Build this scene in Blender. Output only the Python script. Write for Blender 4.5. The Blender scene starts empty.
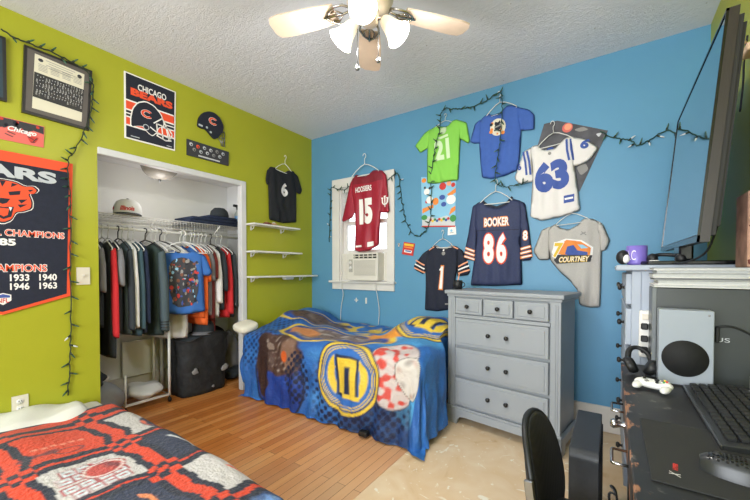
import bpy, bmesh, math, random
import numpy as np
from mathutils import Vector, Matrix, Euler, geometry
random.seed(7)
PI = math.pi
C = bpy.context.scene.collection
SC = bpy.context.scene

# ------------------------------------------------------------------ camera, world, lights, exposure
CEIL = 2.70
cam_d = bpy.data.cameras.new('camera')
cam = bpy.data.objects.new('camera', cam_d); C.objects.link(cam)
cam.location = (2.945, -2.994, 1.170)
cam.rotation_euler = (math.radians(89.0), 0, math.radians(34.25))
cam_d.sensor_width = 36.0
cam_d.lens = 36.0 * 347.4 / 750.0
cam_d.shift_y = (275.4 - 250.0) / 750.0
cam_d.clip_start = 0.02
SC.camera = cam

world = bpy.data.worlds.new('world'); SC.world = world
world.use_nodes = True
bgn = world.node_tree.nodes['Background']
bgn.inputs[0].default_value = (0.86, 0.93, 1.0, 1)
bgn.inputs[1].default_value = 2.4

def light(name, kind, loc, power, color=(1, 1, 1), size=0.1, size_y=None, rot=(0, 0, 0)):
    d = bpy.data.lights.new(name, kind); d.energy = power; d.color = color
    if kind == 'AREA':
        d.size = size
        if size_y: d.shape = 'RECTANGLE'; d.size_y = size_y
    else:
        d.shadow_soft_size = size
    o = bpy.data.objects.new(name, d); C.objects.link(o)
    o.location = loc; o.rotation_euler = rot
    return o
light('closet_fill_light', 'POINT', (-0.30, -1.53, 1.80), 2.2, (1.0, 0.97, 0.93), 0.10)  # added fill below the unlit closet dome, brightens the closet
# added area fill light, set in an invented opening of the unseen rear wall
light('rear_fill_light', 'AREA', (2.1, -5.02, 1.50), 112, (0.91, 0.95, 1.0), 2.1, 1.7, (math.radians(90), 0, 0))

SC.view_settings.view_transform = 'Standard'
SC.view_settings.look = 'None'
SC.view_settings.exposure = 0.22
SC.view_settings.gamma = 1.0
SC.view_settings.use_curve_mapping = False

# ------------------------------------------------------------------ materials
def lin(h):
    if not isinstance(h, str): return tuple(h)
    h = h.lstrip('#'); r = []
    for i in (0, 2, 4):
        c = int(h[i:i+2], 16) / 255.0
        r.append(c / 12.92 if c <= 0.04045 else ((c + 0.055) / 1.055) ** 2.4)
    return tuple(r)
MATS = {}
def M(name, col='#808080', rough=0.6, metal=0.0, var=None, bump=None, spec=0.5, emit=0.0, emit_col=None, trans=0.0, attr=None, sheen=0.0, alpha=1.0, coat=0.0):
    if name in MATS: return MATS[name]
    m = bpy.data.materials.new(name); m.use_nodes = True
    nt = m.node_tree; b = nt.nodes['Principled BSDF']
    c = lin(col)
    b.inputs['Base Color'].default_value = (*c, 1)
    b.inputs['Roughness'].default_value = rough
    b.inputs['Metallic'].default_value = metal
    b.inputs['Specular IOR Level'].default_value = spec
    b.inputs['Transmission Weight'].default_value = trans
    b.inputs['Sheen Weight'].default_value = sheen
    b.inputs['Coat Weight'].default_value = coat
    if emit:
        b.inputs['Emission Color'].default_value = (*lin(emit_col or col), 1)
        b.inputs['Emission Strength'].default_value = emit
    src = None
    tc = nt.nodes.new('ShaderNodeTexCoord')
    if attr:
        a = nt.nodes.new('ShaderNodeAttribute'); a.attribute_name = attr
        src = a.outputs['Color']; nt.links.new(src, b.inputs['Base Color'])
    if var:
        n = nt.nodes.new('ShaderNodeTexNoise'); n.inputs['Scale'].default_value = var[0]; n.inputs['Detail'].default_value = 4
        nt.links.new(tc.outputs['Object'], n.inputs['Vector'])
        mr = nt.nodes.new('ShaderNodeMapRange'); mr.inputs[1].default_value = 0.3; mr.inputs[2].default_value = 0.7
        mr.inputs[3].default_value = 1 - var[1]; mr.inputs[4].default_value = 1 + var[1]
        nt.links.new(n.outputs['Fac'], mr.inputs[0])
        mx = nt.nodes.new('ShaderNodeVectorMath'); mx.operation = 'SCALE'
        if src: nt.links.new(src, mx.inputs[0])
        else: mx.inputs[0].default_value = c
        nt.links.new(mr.outputs[0], mx.inputs['Scale'])
        nt.links.new(mx.outputs[0], b.inputs['Base Color'])
    if bump:
        n = nt.nodes.new('ShaderNodeTexNoise'); n.inputs['Scale'].default_value = bump[0]; n.inputs['Detail'].default_value = 5
        nt.links.new(tc.outputs['Object'], n.inputs['Vector'])
        bp = nt.nodes.new('ShaderNodeBump'); bp.inputs['Strength'].default_value = bump[1]; bp.inputs['Distance'].default_value = bump[2]
        nt.links.new(n.outputs['Fac'], bp.inputs['Height']); nt.links.new(bp.outputs[0], b.inputs['Normal'])
    MATS[name] = m
    return m

def nodes(name):
    m = bpy.data.materials.new(name); m.use_nodes = True; MATS[name] = m
    return m, m.node_tree, m.node_tree.nodes['Principled BSDF']
def N(nt, t, **kw):
    n = nt.nodes.new('ShaderNode' + t)
    for k, v in kw.items():
        if hasattr(n, k): setattr(n, k, v)
    return n
def ramp(nt, fac, stops):
    r = nt.nodes.new('ShaderNodeValToRGB'); e = r.color_ramp.elements
    while len(e) < len(stops): e.new(0.5)
    for i, (p, c) in enumerate(stops):
        e[i].position = p; e[i].color = (*lin(c), 1)
    nt.links.new(fac, r.inputs[0]); return r.outputs[0]

def paint(name, col, rough=0.42):
    m, nt, b = nodes(name)
    tc = N(nt, 'TexCoord'); n = N(nt, 'TexNoise'); n.inputs['Scale'].default_value = 1.6; n.inputs['Detail'].default_value = 3
    nt.links.new(tc.outputs['Object'], n.inputs['Vector'])
    c = lin(col); mr = N(nt, 'MapRange'); mr.inputs[1].default_value = .3; mr.inputs[2].default_value = .7; mr.inputs[3].default_value = .96; mr.inputs[4].default_value = 1.04
    nt.links.new(n.outputs['Fac'], mr.inputs[0])
    vm = N(nt, 'VectorMath', operation='SCALE'); vm.inputs[0].default_value = c; nt.links.new(mr.outputs[0], vm.inputs['Scale'])
    nt.links.new(vm.outputs[0], b.inputs['Base Color'])
    b.inputs['Roughness'].default_value = rough; b.inputs['Specular IOR Level'].default_value = .35
    n2 = N(nt, 'TexNoise'); n2.inputs['Scale'].default_value = 160; nt.links.new(tc.outputs['Object'], n2.inputs['Vector'])
    bp = N(nt, 'Bump'); bp.inputs['Strength'].default_value = .25; bp.inputs['Distance'].default_value = .002
    nt.links.new(n2.outputs['Fac'], bp.inputs['Height']); nt.links.new(bp.outputs[0], b.inputs['Normal'])
    return m
paint('green_paint', '#A4A62A'); paint('blue_paint', '#5C93B5'); paint('closet_paint', '#E6E5E6', .6)

def ceiling_mat():
    m, nt, b = nodes('ceiling_stucco')
    tc = N(nt, 'TexCoord')
    mp = N(nt, 'Mapping'); mp.inputs['Scale'].default_value = (1.0, 2.4, 1); mp.inputs['Rotation'].default_value = (0, 0, .5)
    nt.links.new(tc.outputs['Object'], mp.inputs[0])
    n = N(nt, 'TexNoise'); n.inputs['Scale'].default_value = 17; n.inputs['Detail'].default_value = 8; n.inputs['Roughness'].default_value = .72
    n.inputs['Distortion'].default_value = 1.6
    nt.links.new(mp.outputs[0], n.inputs['Vector'])
    b.inputs['Base Color'].default_value = (*lin('#C9C5C2'), 1)
    b.inputs['Roughness'].default_value = .9
    bp = N(nt, 'Bump'); bp.inputs['Strength'].default_value = .6; bp.inputs['Distance'].default_value = .012
    nt.links.new(n.outputs['Fac'], bp.inputs['Height']); nt.links.new(bp.outputs[0], b.inputs['Normal'])
    v = N(nt, 'TexVoronoi'); v.inputs['Scale'].default_value = 9; nt.links.new(tc.outputs['Object'], v.inputs['Vector'])
    c = ramp(nt, v.outputs['Distance'], [(0.0, '#9d9a98'), (0.03, '#9d9a98'), (0.05, '#DDE1EA')])
    nt.links.new(c, b.inputs['Base Color'])
ceiling_mat()

def wood_floor():
    m, nt, b = nodes('hardwood')
    tc = N(nt, 'TexCoord')
    mp = N(nt, 'Mapping'); mp.inputs['Rotation'].default_value = (0, 0, PI/2)
    nt.links.new(tc.outputs['Object'], mp.inputs[0])
    br = N(nt, 'TexBrick'); br.offset = .37; br.squash = 1
    br.inputs['Scale'].default_value = 1; br.inputs['Brick Width'].default_value = .95; br.inputs['Row Height'].default_value = .057
    br.inputs['Mortar Size'].default_value = .0012; br.inputs['Bias'].default_value = 0
    br.inputs['Color1'].default_value = (0, 0, 0, 1); br.inputs['Color2'].default_value = (1, 1, 1, 1); br.inputs['Mortar'].default_value = (.5, .5, .5, 1)
    nt.links.new(mp.outputs[0], br.inputs['Vector'])
    n = N(nt, 'TexNoise'); n.inputs['Scale'].default_value = 3; n.inputs['Detail'].default_value = 6
    mp2 = N(nt, 'Mapping'); mp2.inputs['Scale'].default_value = (14, .9, 1); nt.links.new(tc.outputs['Object'], mp2.inputs[0]); nt.links.new(mp2.outputs[0], n.inputs['Vector'])
    mx = N(nt, 'Mix'); mx.data_type = 'FLOAT'; mx.inputs[0].default_value = .42
    nt.links.new(br.outputs['Color'], mx.inputs[2]); nt.links.new(n.outputs['Fac'], mx.inputs[3])
    c1 = ramp(nt, mx.outputs[0], [(.1, '#B2652A'), (.45, '#C97B39'), (.65, '#D68D4A'), (.92, '#E0A568')])
    # worn, paler traffic area near the plywood
    geo = N(nt, 'NewGeometry'); sp = N(nt, 'SeparateXYZ'); nt.links.new(geo.outputs['Position'], sp.inputs[0])
    n3 = N(nt, 'TexNoise'); n3.inputs['Scale'].default_value = 2.2; n3.inputs['Detail'].default_value = 4; nt.links.new(tc.outputs['Object'], n3.inputs['Vector'])
    ad = N(nt, 'Math', operation='MULTIPLY_ADD'); ad.inputs[1].default_value = 1.0; nt.links.new(n3.outputs['Fac'], ad.inputs[0]); nt.links.new(sp.outputs['X'], ad.inputs[2])
    wr = N(nt, 'MapRange'); wr.inputs[1].default_value = 1.35; wr.inputs[2].default_value = 2.5; wr.inputs[3].default_value = 0; wr.inputs[4].default_value = .62
    nt.links.new(ad.outputs[0], wr.inputs[0])
    mc = N(nt, 'Mix'); mc.data_type = 'RGBA'; nt.links.new(wr.outputs[0], mc.inputs[0]); nt.links.new(c1, mc.inputs[6]); mc.inputs[7].default_value = (*lin('#D9BE9E'), 1)
    seam = N(nt, 'Mix'); seam.data_type = 'RGBA'; nt.links.new(br.outputs['Fac'], seam.inputs[0]); nt.links.new(mc.outputs[2], seam.inputs[6]); seam.inputs[7].default_value = (*lin('#5A3516'), 1)
    nt.links.new(seam.outputs[2], b.inputs['Base Color'])
    b.inputs['Roughness'].default_value = .38; b.inputs['Specular IOR Level'].default_value = .45
wood_floor()

def plywood():
    m, nt, b = nodes('bare_plywood')
    tc = N(nt, 'TexCoord')
    n = N(nt, 'TexNoise'); n.inputs['Scale'].default_value = 4; n.inputs['Detail'].default_value = 7; n.inputs['Distortion'].default_value = 1.2
    nt.links.new(tc.outputs['Object'], n.inputs['Vector'])
    c = ramp(nt, n.outputs['Fac'], [(.22, '#BC9466'), (.38, '#DABD97'), (.6, '#E0C8A8'), (.78, '#E4D2B6')])
    n2 = N(nt, 'TexNoise'); n2.inputs['Scale'].default_value = 9; n2.inputs['Detail'].default_value = 5; n2.inputs['Distortion'].default_value = 2.5
    mp = N(nt, 'Mapping'); mp.inputs['Location'].default_value = (3.1, 1.7, 0); nt.links.new(tc.outputs['Object'], mp.inputs[0]); nt.links.new(mp.outputs[0], n2.inputs['Vector'])
    f = N(nt, 'MapRange'); f.inputs[1].default_value = .63; f.inputs[2].default_value = .68; nt.links.new(n2.outputs['Fac'], f.inputs[0])
    mx = N(nt, 'Mix'); mx.data_type = 'RGBA'; nt.links.new(f.outputs[0], mx.inputs[0]); nt.links.new(c, mx.inputs[6]); mx.inputs[7].default_value = (*lin('#EDE4D4'), 1)
    nt.links.new(mx.outputs[2], b.inputs['Base Color']); b.inputs['Roughness'].default_value = .75
plywood()

def desk_mat():
    m, nt, b = nodes('worn_black_paint')
    tc = N(nt, 'TexCoord'); geo = N(nt, 'NewGeometry'); sp = N(nt, 'SeparateXYZ'); nt.links.new(geo.outputs['Position'], sp.inputs[0])
    n = N(nt, 'TexNoise'); n.inputs['Scale'].default_value = 11; n.inputs['Detail'].default_value = 8; n.inputs['Roughness'].default_value = .7
    mp = N(nt, 'Mapping'); mp.inputs['Scale'].default_value = (2.2, .8, 1); nt.links.new(tc.outputs['Object'], mp.inputs[0]); nt.links.new(mp.outputs[0], n.inputs['Vector'])
    e = N(nt, 'MapRange'); e.inputs[1].default_value = 2.985; e.inputs[2].default_value = 3.05; e.inputs[3].default_value = .085; e.inputs[4].default_value = -.12; nt.links.new(sp.outputs['X'], e.inputs[0])
    a = N(nt, 'Math', operation='ADD'); nt.links.new(n.outputs['Fac'], a.inputs[0]); nt.links.new(e.outputs[0], a.inputs[1])
    c = ramp(nt, a.outputs[0], [(.0, '#1f1f21'), (.60, '#272729'), (.63, '#96674A'), (.9, '#B98E66')])
    n2 = N(nt, 'TexNoise'); n2.inputs['Scale'].default_value = 30; n2.inputs['Detail'].default_value = 4; nt.links.new(tc.outputs['Object'], n2.inputs['Vector'])
    f = N(nt, 'MapRange'); f.inputs[1].default_value = .62; f.inputs[2].default_value = .72; f.inputs[4].default_value = .45; nt.links.new(n2.outputs['Fac'], f.inputs[0])
    mx = N(nt, 'Mix'); mx.data_type = 'RGBA'; nt.links.new(f.outputs[0], mx.inputs[0]); nt.links.new(c, mx.inputs[6]); mx.inputs[7].default_value = (*lin('#8d8a86'), 1)
    nt.links.new(mx.outputs[2], b.inputs['Base Color']); b.inputs['Roughness'].default_value = .45
desk_mat()

def mesh_fabric(name, col, col2, scale):
    m, nt, b = nodes(name)
    tc = N(nt, 'TexCoord'); ck = N(nt, 'TexVoronoi'); ck.inputs['Scale'].default_value = scale; ck.inputs['Randomness'].default_value = .1
    nt.links.new(tc.outputs['Object'], ck.inputs['Vector'])
    c = ramp(nt, ck.outputs['Distance'], [(.2, col2), (.45, col)]); nt.links.new(c, b.inputs['Base Color']); b.inputs['Roughness'].default_value = .8
mesh_fabric('chair_mesh', '#34353a', '#121316', 190); mesh_fabric('vent_mesh', '#141516', '#050505', 230)

FB = (220, .5, .0015)
M('trim_white', '#DAD7D2', .45, var=(6, .04)); M('casing_grey', '#CFCFD0', .5, var=(5, .05)); M('baseboard_white', '#CFC9C0', .55, var=(8, .06))
M('white_plastic', '#E2E1DD', .4); M('white_metal', '#E4E3E0', .35); M('wire_white', '#DAD8D4', .4)
M('ivory', '#DAD3C4', .4); M('black', '#17181a', .5); M('black_gloss', '#0c0d0f', .18); M('dark_slot', '#2a2722', .7)
M('chrome', '#C9CBCE', .18, metal=1); M('steel', '#8f9194', .3, metal=1)
M('navy_cloth', '#1D2233', .85, bump=FB, var=(40, .12)); M('navy_jersey', '#2B3457', .7, bump=FB, var=(60, .1)); M('black_cloth', '#1B1D22', .9, bump=FB, var=(40, .12))
M('green_cloth', '#86CC52', .85, bump=FB); M('royal_cloth', '#3F62B0', .85, bump=FB, var=(30, .05)); M('white_cloth', '#E2DEDB', .85, bump=FB)
M('grey_cloth', '#B7B3AE', .9, bump=FB, var=(120, .05)); M('crimson_cloth', '#9C1730', .55, bump=FB, var=(70, .1)); M('crimson_shoulder', '#7E1529', .6, bump=FB, var=(70, .1))
M('orange_print', '#E8502A', .7); M('orange_soft', '#E88A3C', .7); M('peach_print', '#EDA07A', .7); M('white_print', '#F0EDEA', .7); M('pale_green_print', '#D3EBC0', .7)
M('blue_print', '#3B55A0', .7); M('navy_print', '#161B2C', .7); M('red_print', '#C5352F', .7); M('yellow_print', '#E5BE3A', .7); M('cream_print', '#E4DDC8', .7); M('sky_print', '#8FC3E0', .7)
M('grey_print', '#8C8A88', .7); M('light_grey_print', '#C9CBCE', .7); M('pink_print', '#DC6A62', .7); M('dark_print', '#34343a', .7); M('leaf_print', '#3E8E4A', .7); M('brown_print', '#7B4A34', .7); M('silver_print', '#B9BEC4', .5)
M('frame_black', '#22201f', .35); M('mat_grey', '#5C5653', .6); M('photo_paper', '#D9D3BE', .5); M('photo_dark', '#2c2c2c', .5); M('frame_inner', '#2B3F4A', .3)
M('dresser_grey', '#969BA1', .45, var=(4, .03)); M('knob_black', '#1a1816', .35); M('chest_white', '#A6AFBC', .45, var=(4, .03))
M('tv_black', '#2a2422', .35); M('tv_back', '#1d1b1a', .6)
M('tv_screen', '#0a0b0d', .03, spec=1.0, coat=1.0)
M('fan_white', '#D8CFC4', .5); M('blade_oak', '#C4B09C', .5, var=(9, .08)); M('fan_brass', '#B7B2AA', .25, metal=1)
M('lamp_glass', '#FFF6E8', .4, emit=.22, emit_col='#FFF1DC'); M('bulb_glow', '#FFFFFF', .4, emit=9.0, emit_col='#FFF4E4')
M('closet_glass', '#A8A29A', .25)
M('cord_green', '#1D4A40', .6); M('cord_dark', '#23301F', .6); M('bulb_clear', '#D5DADF', .2); M('bulb_dark', '#2E5A45', .3)
M('sheet_white', '#E0DFD8', .9, bump=(30, .3, .006)); M('pillow_cream', '#E3DECC', .9)
M('quilt', '#ffffff', .9, attr='Col', bump=(55, 1.0, .012), sheen=.1); M('comforter', '#ffffff', .55, attr='Col', bump=(34, .8, .010))
M('ac_white', '#DAD6CC', .5); M('ac_grille', '#A9A69D', .6); M('glass', '#ffffff', .02, trans=1.0, spec=.5)
M('blind_white', '#E6E6E4', .6); M('bin_black', '#232426', .75, var=(14, .35), bump=(12, .8, .02))
M('cloth_slate', '#4A585E', .9, bump=FB); M('cloth_char', '#2C3238', .9, bump=FB); M('cloth_red', '#C4252B', .85, bump=FB); M('cloth_grey', '#77777B', .9, bump=FB)
M('cloth_orange', '#F06A2A', .85, bump=FB); M('cloth_maroon', '#6E2522', .85, bump=FB); M('cloth_white', '#D8D7D5', .9, bump=FB); M('cloth_green_dark', '#2B3A38', .9, bump=FB); M('cloth_teal', '#3D5660', .9, bump=FB)
M('cloth_blue', '#3367B0', .85, bump=FB); M('denim', '#1F2A44', .9, bump=(90, .6, .004), var=(20, .2)); M('cloth_tan', '#B98E66', .85, bump=FB)
M('laundry_grey', '#8F9296', .9, bump=(25, .6, .01)); M('dark_box', '#3B3F3F', .35, var=(2, .2)); M('box_edge', '#6b7072', .5); M('paper', '#B9BABA', .7, var=(90, .06)); M('paper_grey', '#77797B', .7)
M('console_white', '#979FA9', .45); M('mug_purple', '#7C6BC0', .35); M('pad_black', '#262728', .85, bump=(300, .3, .001)); M('keys_black', '#1d1e20', .5); M('keyboard_base', '#2b2d30', .4); M('mouse_black', '#27292b', .35)
M('tower_black', '#33363b', .45, var=(60, .1)); M('tan_card', '#B98F7A', .7, var=(18, .3)); M('blotch', '#6A2D22', .7); M('pale_wood', '#D8B695', .6); M('caster_black', '#121212', .5)
M('clear_tub', '#C7CACB', .4); M('teal_bottle', '#5E8FC0', .3); M('bottle_clear', '#9AA1A2', .25); M('poster_sky', '#86BFDD', .5); M('pennant_grey', '#4B4A50', .6, var=(9, .4))

# ------------------------------------------------------------------ object helpers
ORI = {}
def tag(o, label=None, cat=None, group=None, kind=None):
    if label: o['label'] = label
    if cat: o['category'] = cat
    if group: o['group'] = group
    if kind: o['kind'] = kind
    return o
def thing(name, label, cat, loc, group=None):
    o = bpy.data.objects.new(name, None); C.objects.link(o)
    o.empty_display_size = .05; o.location = loc; ORI[o.name] = Vector(loc)
    return tag(o, label, cat, group)
class MB:
    def __init__(s): s.v = []; s.f = []; s.m = []; s.sm = []; s.mats = []; s.X = Matrix.Identity(4); s.col = None
    def mi(s, m):
        if m not in s.mats: s.mats.append(m)
        return s.mats.index(m)
    def add(s, vs, fs, mat, smooth=False, X=None):
        k = len(s.v); T = s.X if X is None else s.X @ X
        s.v += [tuple(T @ Vector(p)) for p in vs]
        i = s.mi(mat)
        for f in fs: s.f.append(tuple(k + a for a in f)); s.m.append(i); s.sm.append(smooth)
        return s
    def bm(s, b, mat, smooth=False, X=None):
        b.verts.ensure_lookup_table(); b.verts.index_update()
        s.add([v.co.copy() for v in b.verts], [[v.index for v in f.verts] for f in b.faces], mat, smooth, X); b.free(); return s
    def box(s, lo, hi, mat, bev=0.0, seg=1, X=None, smooth=False):
        b = bmesh.new(); bmesh.ops.create_cube(b, size=1)
        for v in b.verts:
            v.co = Vector([lo[i] + (v.co[i] + .5) * (hi[i] - lo[i]) for i in range(3)])
        if bev > 0: bmesh.ops.bevel(b, geom=list(b.edges), offset=bev, segments=seg, affect='EDGES', profile=.5)
        return s.bm(b, mat, smooth, X)
    def cyl(s, p0, p1, r0, mat, r1=None, n=16, smooth=True, caps=True):
        return s.tube([p0, p1], [r0, r0 if r1 is None else r1], mat, n, caps, smooth)
    def tube(s, pts, r, mat, n=8, caps=True, smooth=True, closed=False):
        P = [Vector(p) for p in pts]; L = len(P)
        R = r if isinstance(r, (list, tuple)) else [r] * L
        T = []
        for i in range(L):
            a = P[(i - 1) % L] if closed or i > 0 else P[i]; c = P[(i + 1) % L] if closed or i < L - 1 else P[i]
            t = (c - a); T.append(t.normalized() if t.length > 1e-9 else Vector((0, 0, 1)))
        up = Vector((0, 0, 1)) if abs(T[0].z) < .9 else Vector((1, 0, 0))
        nrm = T[0].cross(up).normalized(); vs = []
        for i in range(L):
            nrm = (nrm - T[i] * nrm.dot(T[i])).normalized(); bn = T[i].cross(nrm)
            for k in range(n):
                a = 2 * PI * k / n; vs.append(P[i] + (nrm * math.cos(a) + bn * math.sin(a)) * R[i])
        fs = []
        for i in range(L if closed else L - 1):
            j = (i + 1) % L
            for k in range(n):
                l = (k + 1) % n; fs.append((i*n + k, i*n + l, j*n + l, j*n + k))
        if caps and not closed:
            fs.append(tuple(range(n))[::-1]); fs.append(tuple((L-1)*n + k for k in range(n)))
        return s.add(vs, fs, mat, smooth)
    def lathe(s, prof, mat, n=24, X=None, smooth=True, cap0=False, cap1=False):
        vs = []; fs = []
        for r, z in prof:
            for k in range(n):
                a = 2 * PI * k / n; vs.append((r * math.cos(a), r * math.sin(a), z))
        for i in range(len(prof) - 1):
            for k in range(n):
                l = (k + 1) % n; fs.append((i*n + k, i*n + l, (i+1)*n + l, (i+1)*n + k))
        if cap0: fs.append(tuple(range(n))[::-1])
        if cap1: fs.append(tuple((len(prof)-1)*n + k for k in range(n)))
        return s.add(vs, fs, mat, smooth, X)
    def ell(s, c, r, mat, n=20, m=12, X=None, pw=1.0):
        vs = []; fs = []
        for i in range(m + 1):
            t = PI * i / m
            for k in range(n):
                a = 2 * PI * k / n
                f = lambda q: math.copysign(abs(q) ** pw, q)
                vs.append((c[0] + r[0] * f(math.sin(t)) * f(math.cos(a)), c[1] + r[1] * f(math.sin(t)) * f(math.sin(a)), c[2] + r[2] * f(math.cos(t))))
        for i in range(m):
            for k in range(n):
                l = (k + 1) % n; fs.append((i*n + k, (i+1)*n + k, (i+1)*n + l, i*n + l))
        return s.add(vs, fs, mat, True, X)
    def prism(s, poly, axis, a, b, mat, bev=0.0):
        n = len(poly)
        def P(u, v, w): return {0: (w, u, v), 1: (u, w, v), 2: (u, v, w)}[axis]
        vs = [P(u, v, a) for u, v in poly] + [P(u, v, b) for u, v in poly]
        fs = [tuple(range(n))[::-1], tuple(range(n, 2*n))] + [(i, (i+1) % n, n + (i+1) % n, n + i) for i in range(n)]
        bm_ = bmesh.new(); V = [bm_.verts.new(p) for p in vs]
        for f in fs: bm_.faces.new([V[i] for i in f])
        bmesh.ops.recalc_face_normals(bm_, faces=bm_.faces)
        if bev: bmesh.ops.bevel(bm_, geom=list(bm_.edges), offset=bev, segments=1, affect='EDGES')
        return s.bm(bm_, mat)
    def build(s, name, parent=None, origin=None):
        if parent is not None: O = ORI[parent.name]
        elif origin is not None: O = Vector(origin)
        else:
            A = np.array(s.v); lo, hi = A.min(0), A.max(0); O = Vector(((lo[0]+hi[0])/2, (lo[1]+hi[1])/2, lo[2]))
        me = bpy.data.meshes.new(name)
        me.from_pydata([(p[0]-O.x, p[1]-O.y, p[2]-O.z) for p in s.v], [], s.f)
        for m in s.mats: me.materials.append(MATS[m])
        me.polygons.foreach_set('material_index', s.m); me.polygons.foreach_set('use_smooth', s.sm)
        if s.col is not None:
            at = me.attributes.new('Col', 'FLOAT_COLOR', 'POINT')
            at.data.foreach_set('color', np.asarray(s.col, dtype=np.float32).ravel())
        me.validate(); me.update()
        o = bpy.data.objects.new(name, me); C.objects.link(o)
        if parent is not None: o.parent = parent
        else: o.location = O
        ORI[o.name] = O
        return o
def dup(root, loc=None, rot=None, scale=None, label=None, group=None):
    r = root.copy(); C.objects.link(r)
    if loc is not None: r.location = loc
    if rot is not None: r.rotation_euler = rot
    if scale is not None: r.scale = scale if isinstance(scale, (tuple, list)) else (scale,) * 3
    if label: r['label'] = label
    if group: r['group'] = group
    for ch in list(root.children):
        c = ch.copy(); C.objects.link(c); c.parent = r
        for g in list(ch.children):
            d = g.copy(); C.objects.link(d); d.parent = c
    return r
def struct(mb, name, origin=(0, 0, 0), parent=None):
    o = mb.build(name, parent, origin if parent is None else None)
    if parent is None: o['kind'] = 'structure'
    return o

# ------------------------------------------------------------------ sheets, cloth and prints
class Frame:
    def __init__(s, O, U, V, W): s.O, s.U, s.V, s.W = Vector(O), Vector(U), Vector(V), Vector(W)
    def P(s, u, v, w): return s.O + s.U * u + s.V * v + s.W * w
BACK = Frame((0, 0, 0), (1, 0, 0), (0, 0, 1), (0, -1, 0))
LEFT = Frame((0, 0, 0), (0, 1, 0), (0, 0, 1), (1, 0, 0))
def dens(poly, step):
    out = []; n = len(poly)
    for i in range(n):
        a = np.array(poly[i], float); b = np.array(poly[(i+1) % n], float); k = max(1, int(np.ceil(np.linalg.norm(b-a)/step)))
        out += [tuple(a + (b-a)*j/k) for j in range(k)]
    return out
def smooth_poly(poly, it=2, cap=False):
    P = [np.array(p, float) for p in poly]
    for _ in range(it):
        Q = []
        for i in range(len(P)):
            a, b = P[i], P[(i+1) % len(P)]; k = min(.18, .010/(np.linalg.norm(b-a)+1e-9)) if cap else .18; Q += [a*(1-k) + b*k, a*k + b*(1-k)]
        P = Q
    return [tuple(p) for p in P]
def seg_dist(Q, poly):
    Q = np.asarray(Q, float); d = np.full(len(Q), 1e9); n = len(poly)
    for i in range(n):
        a = np.array(poly[i]); b = np.array(poly[(i+1) % n]); ab = b-a; L = ab@ab + 1e-12
        t = np.clip(((Q-a)@ab)/L, 0, 1); d = np.minimum(d, np.linalg.norm(Q-(a+t[:, None]*ab), axis=1))
    return d
def inside(Q, poly):
    Q = np.asarray(Q, float); r = np.zeros(len(Q), bool); n = len(poly)
    for i in range(n):
        x1, y1 = poly[i]; x2, y2 = poly[(i+1) % n]
        c = ((y1 > Q[:, 1]) != (y2 > Q[:, 1])); xx = (x2-x1)*(Q[:, 1]-y1)/((y2-y1) + 1e-15) + x1
        r ^= c & (Q[:, 0] < xx)
    return r
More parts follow.
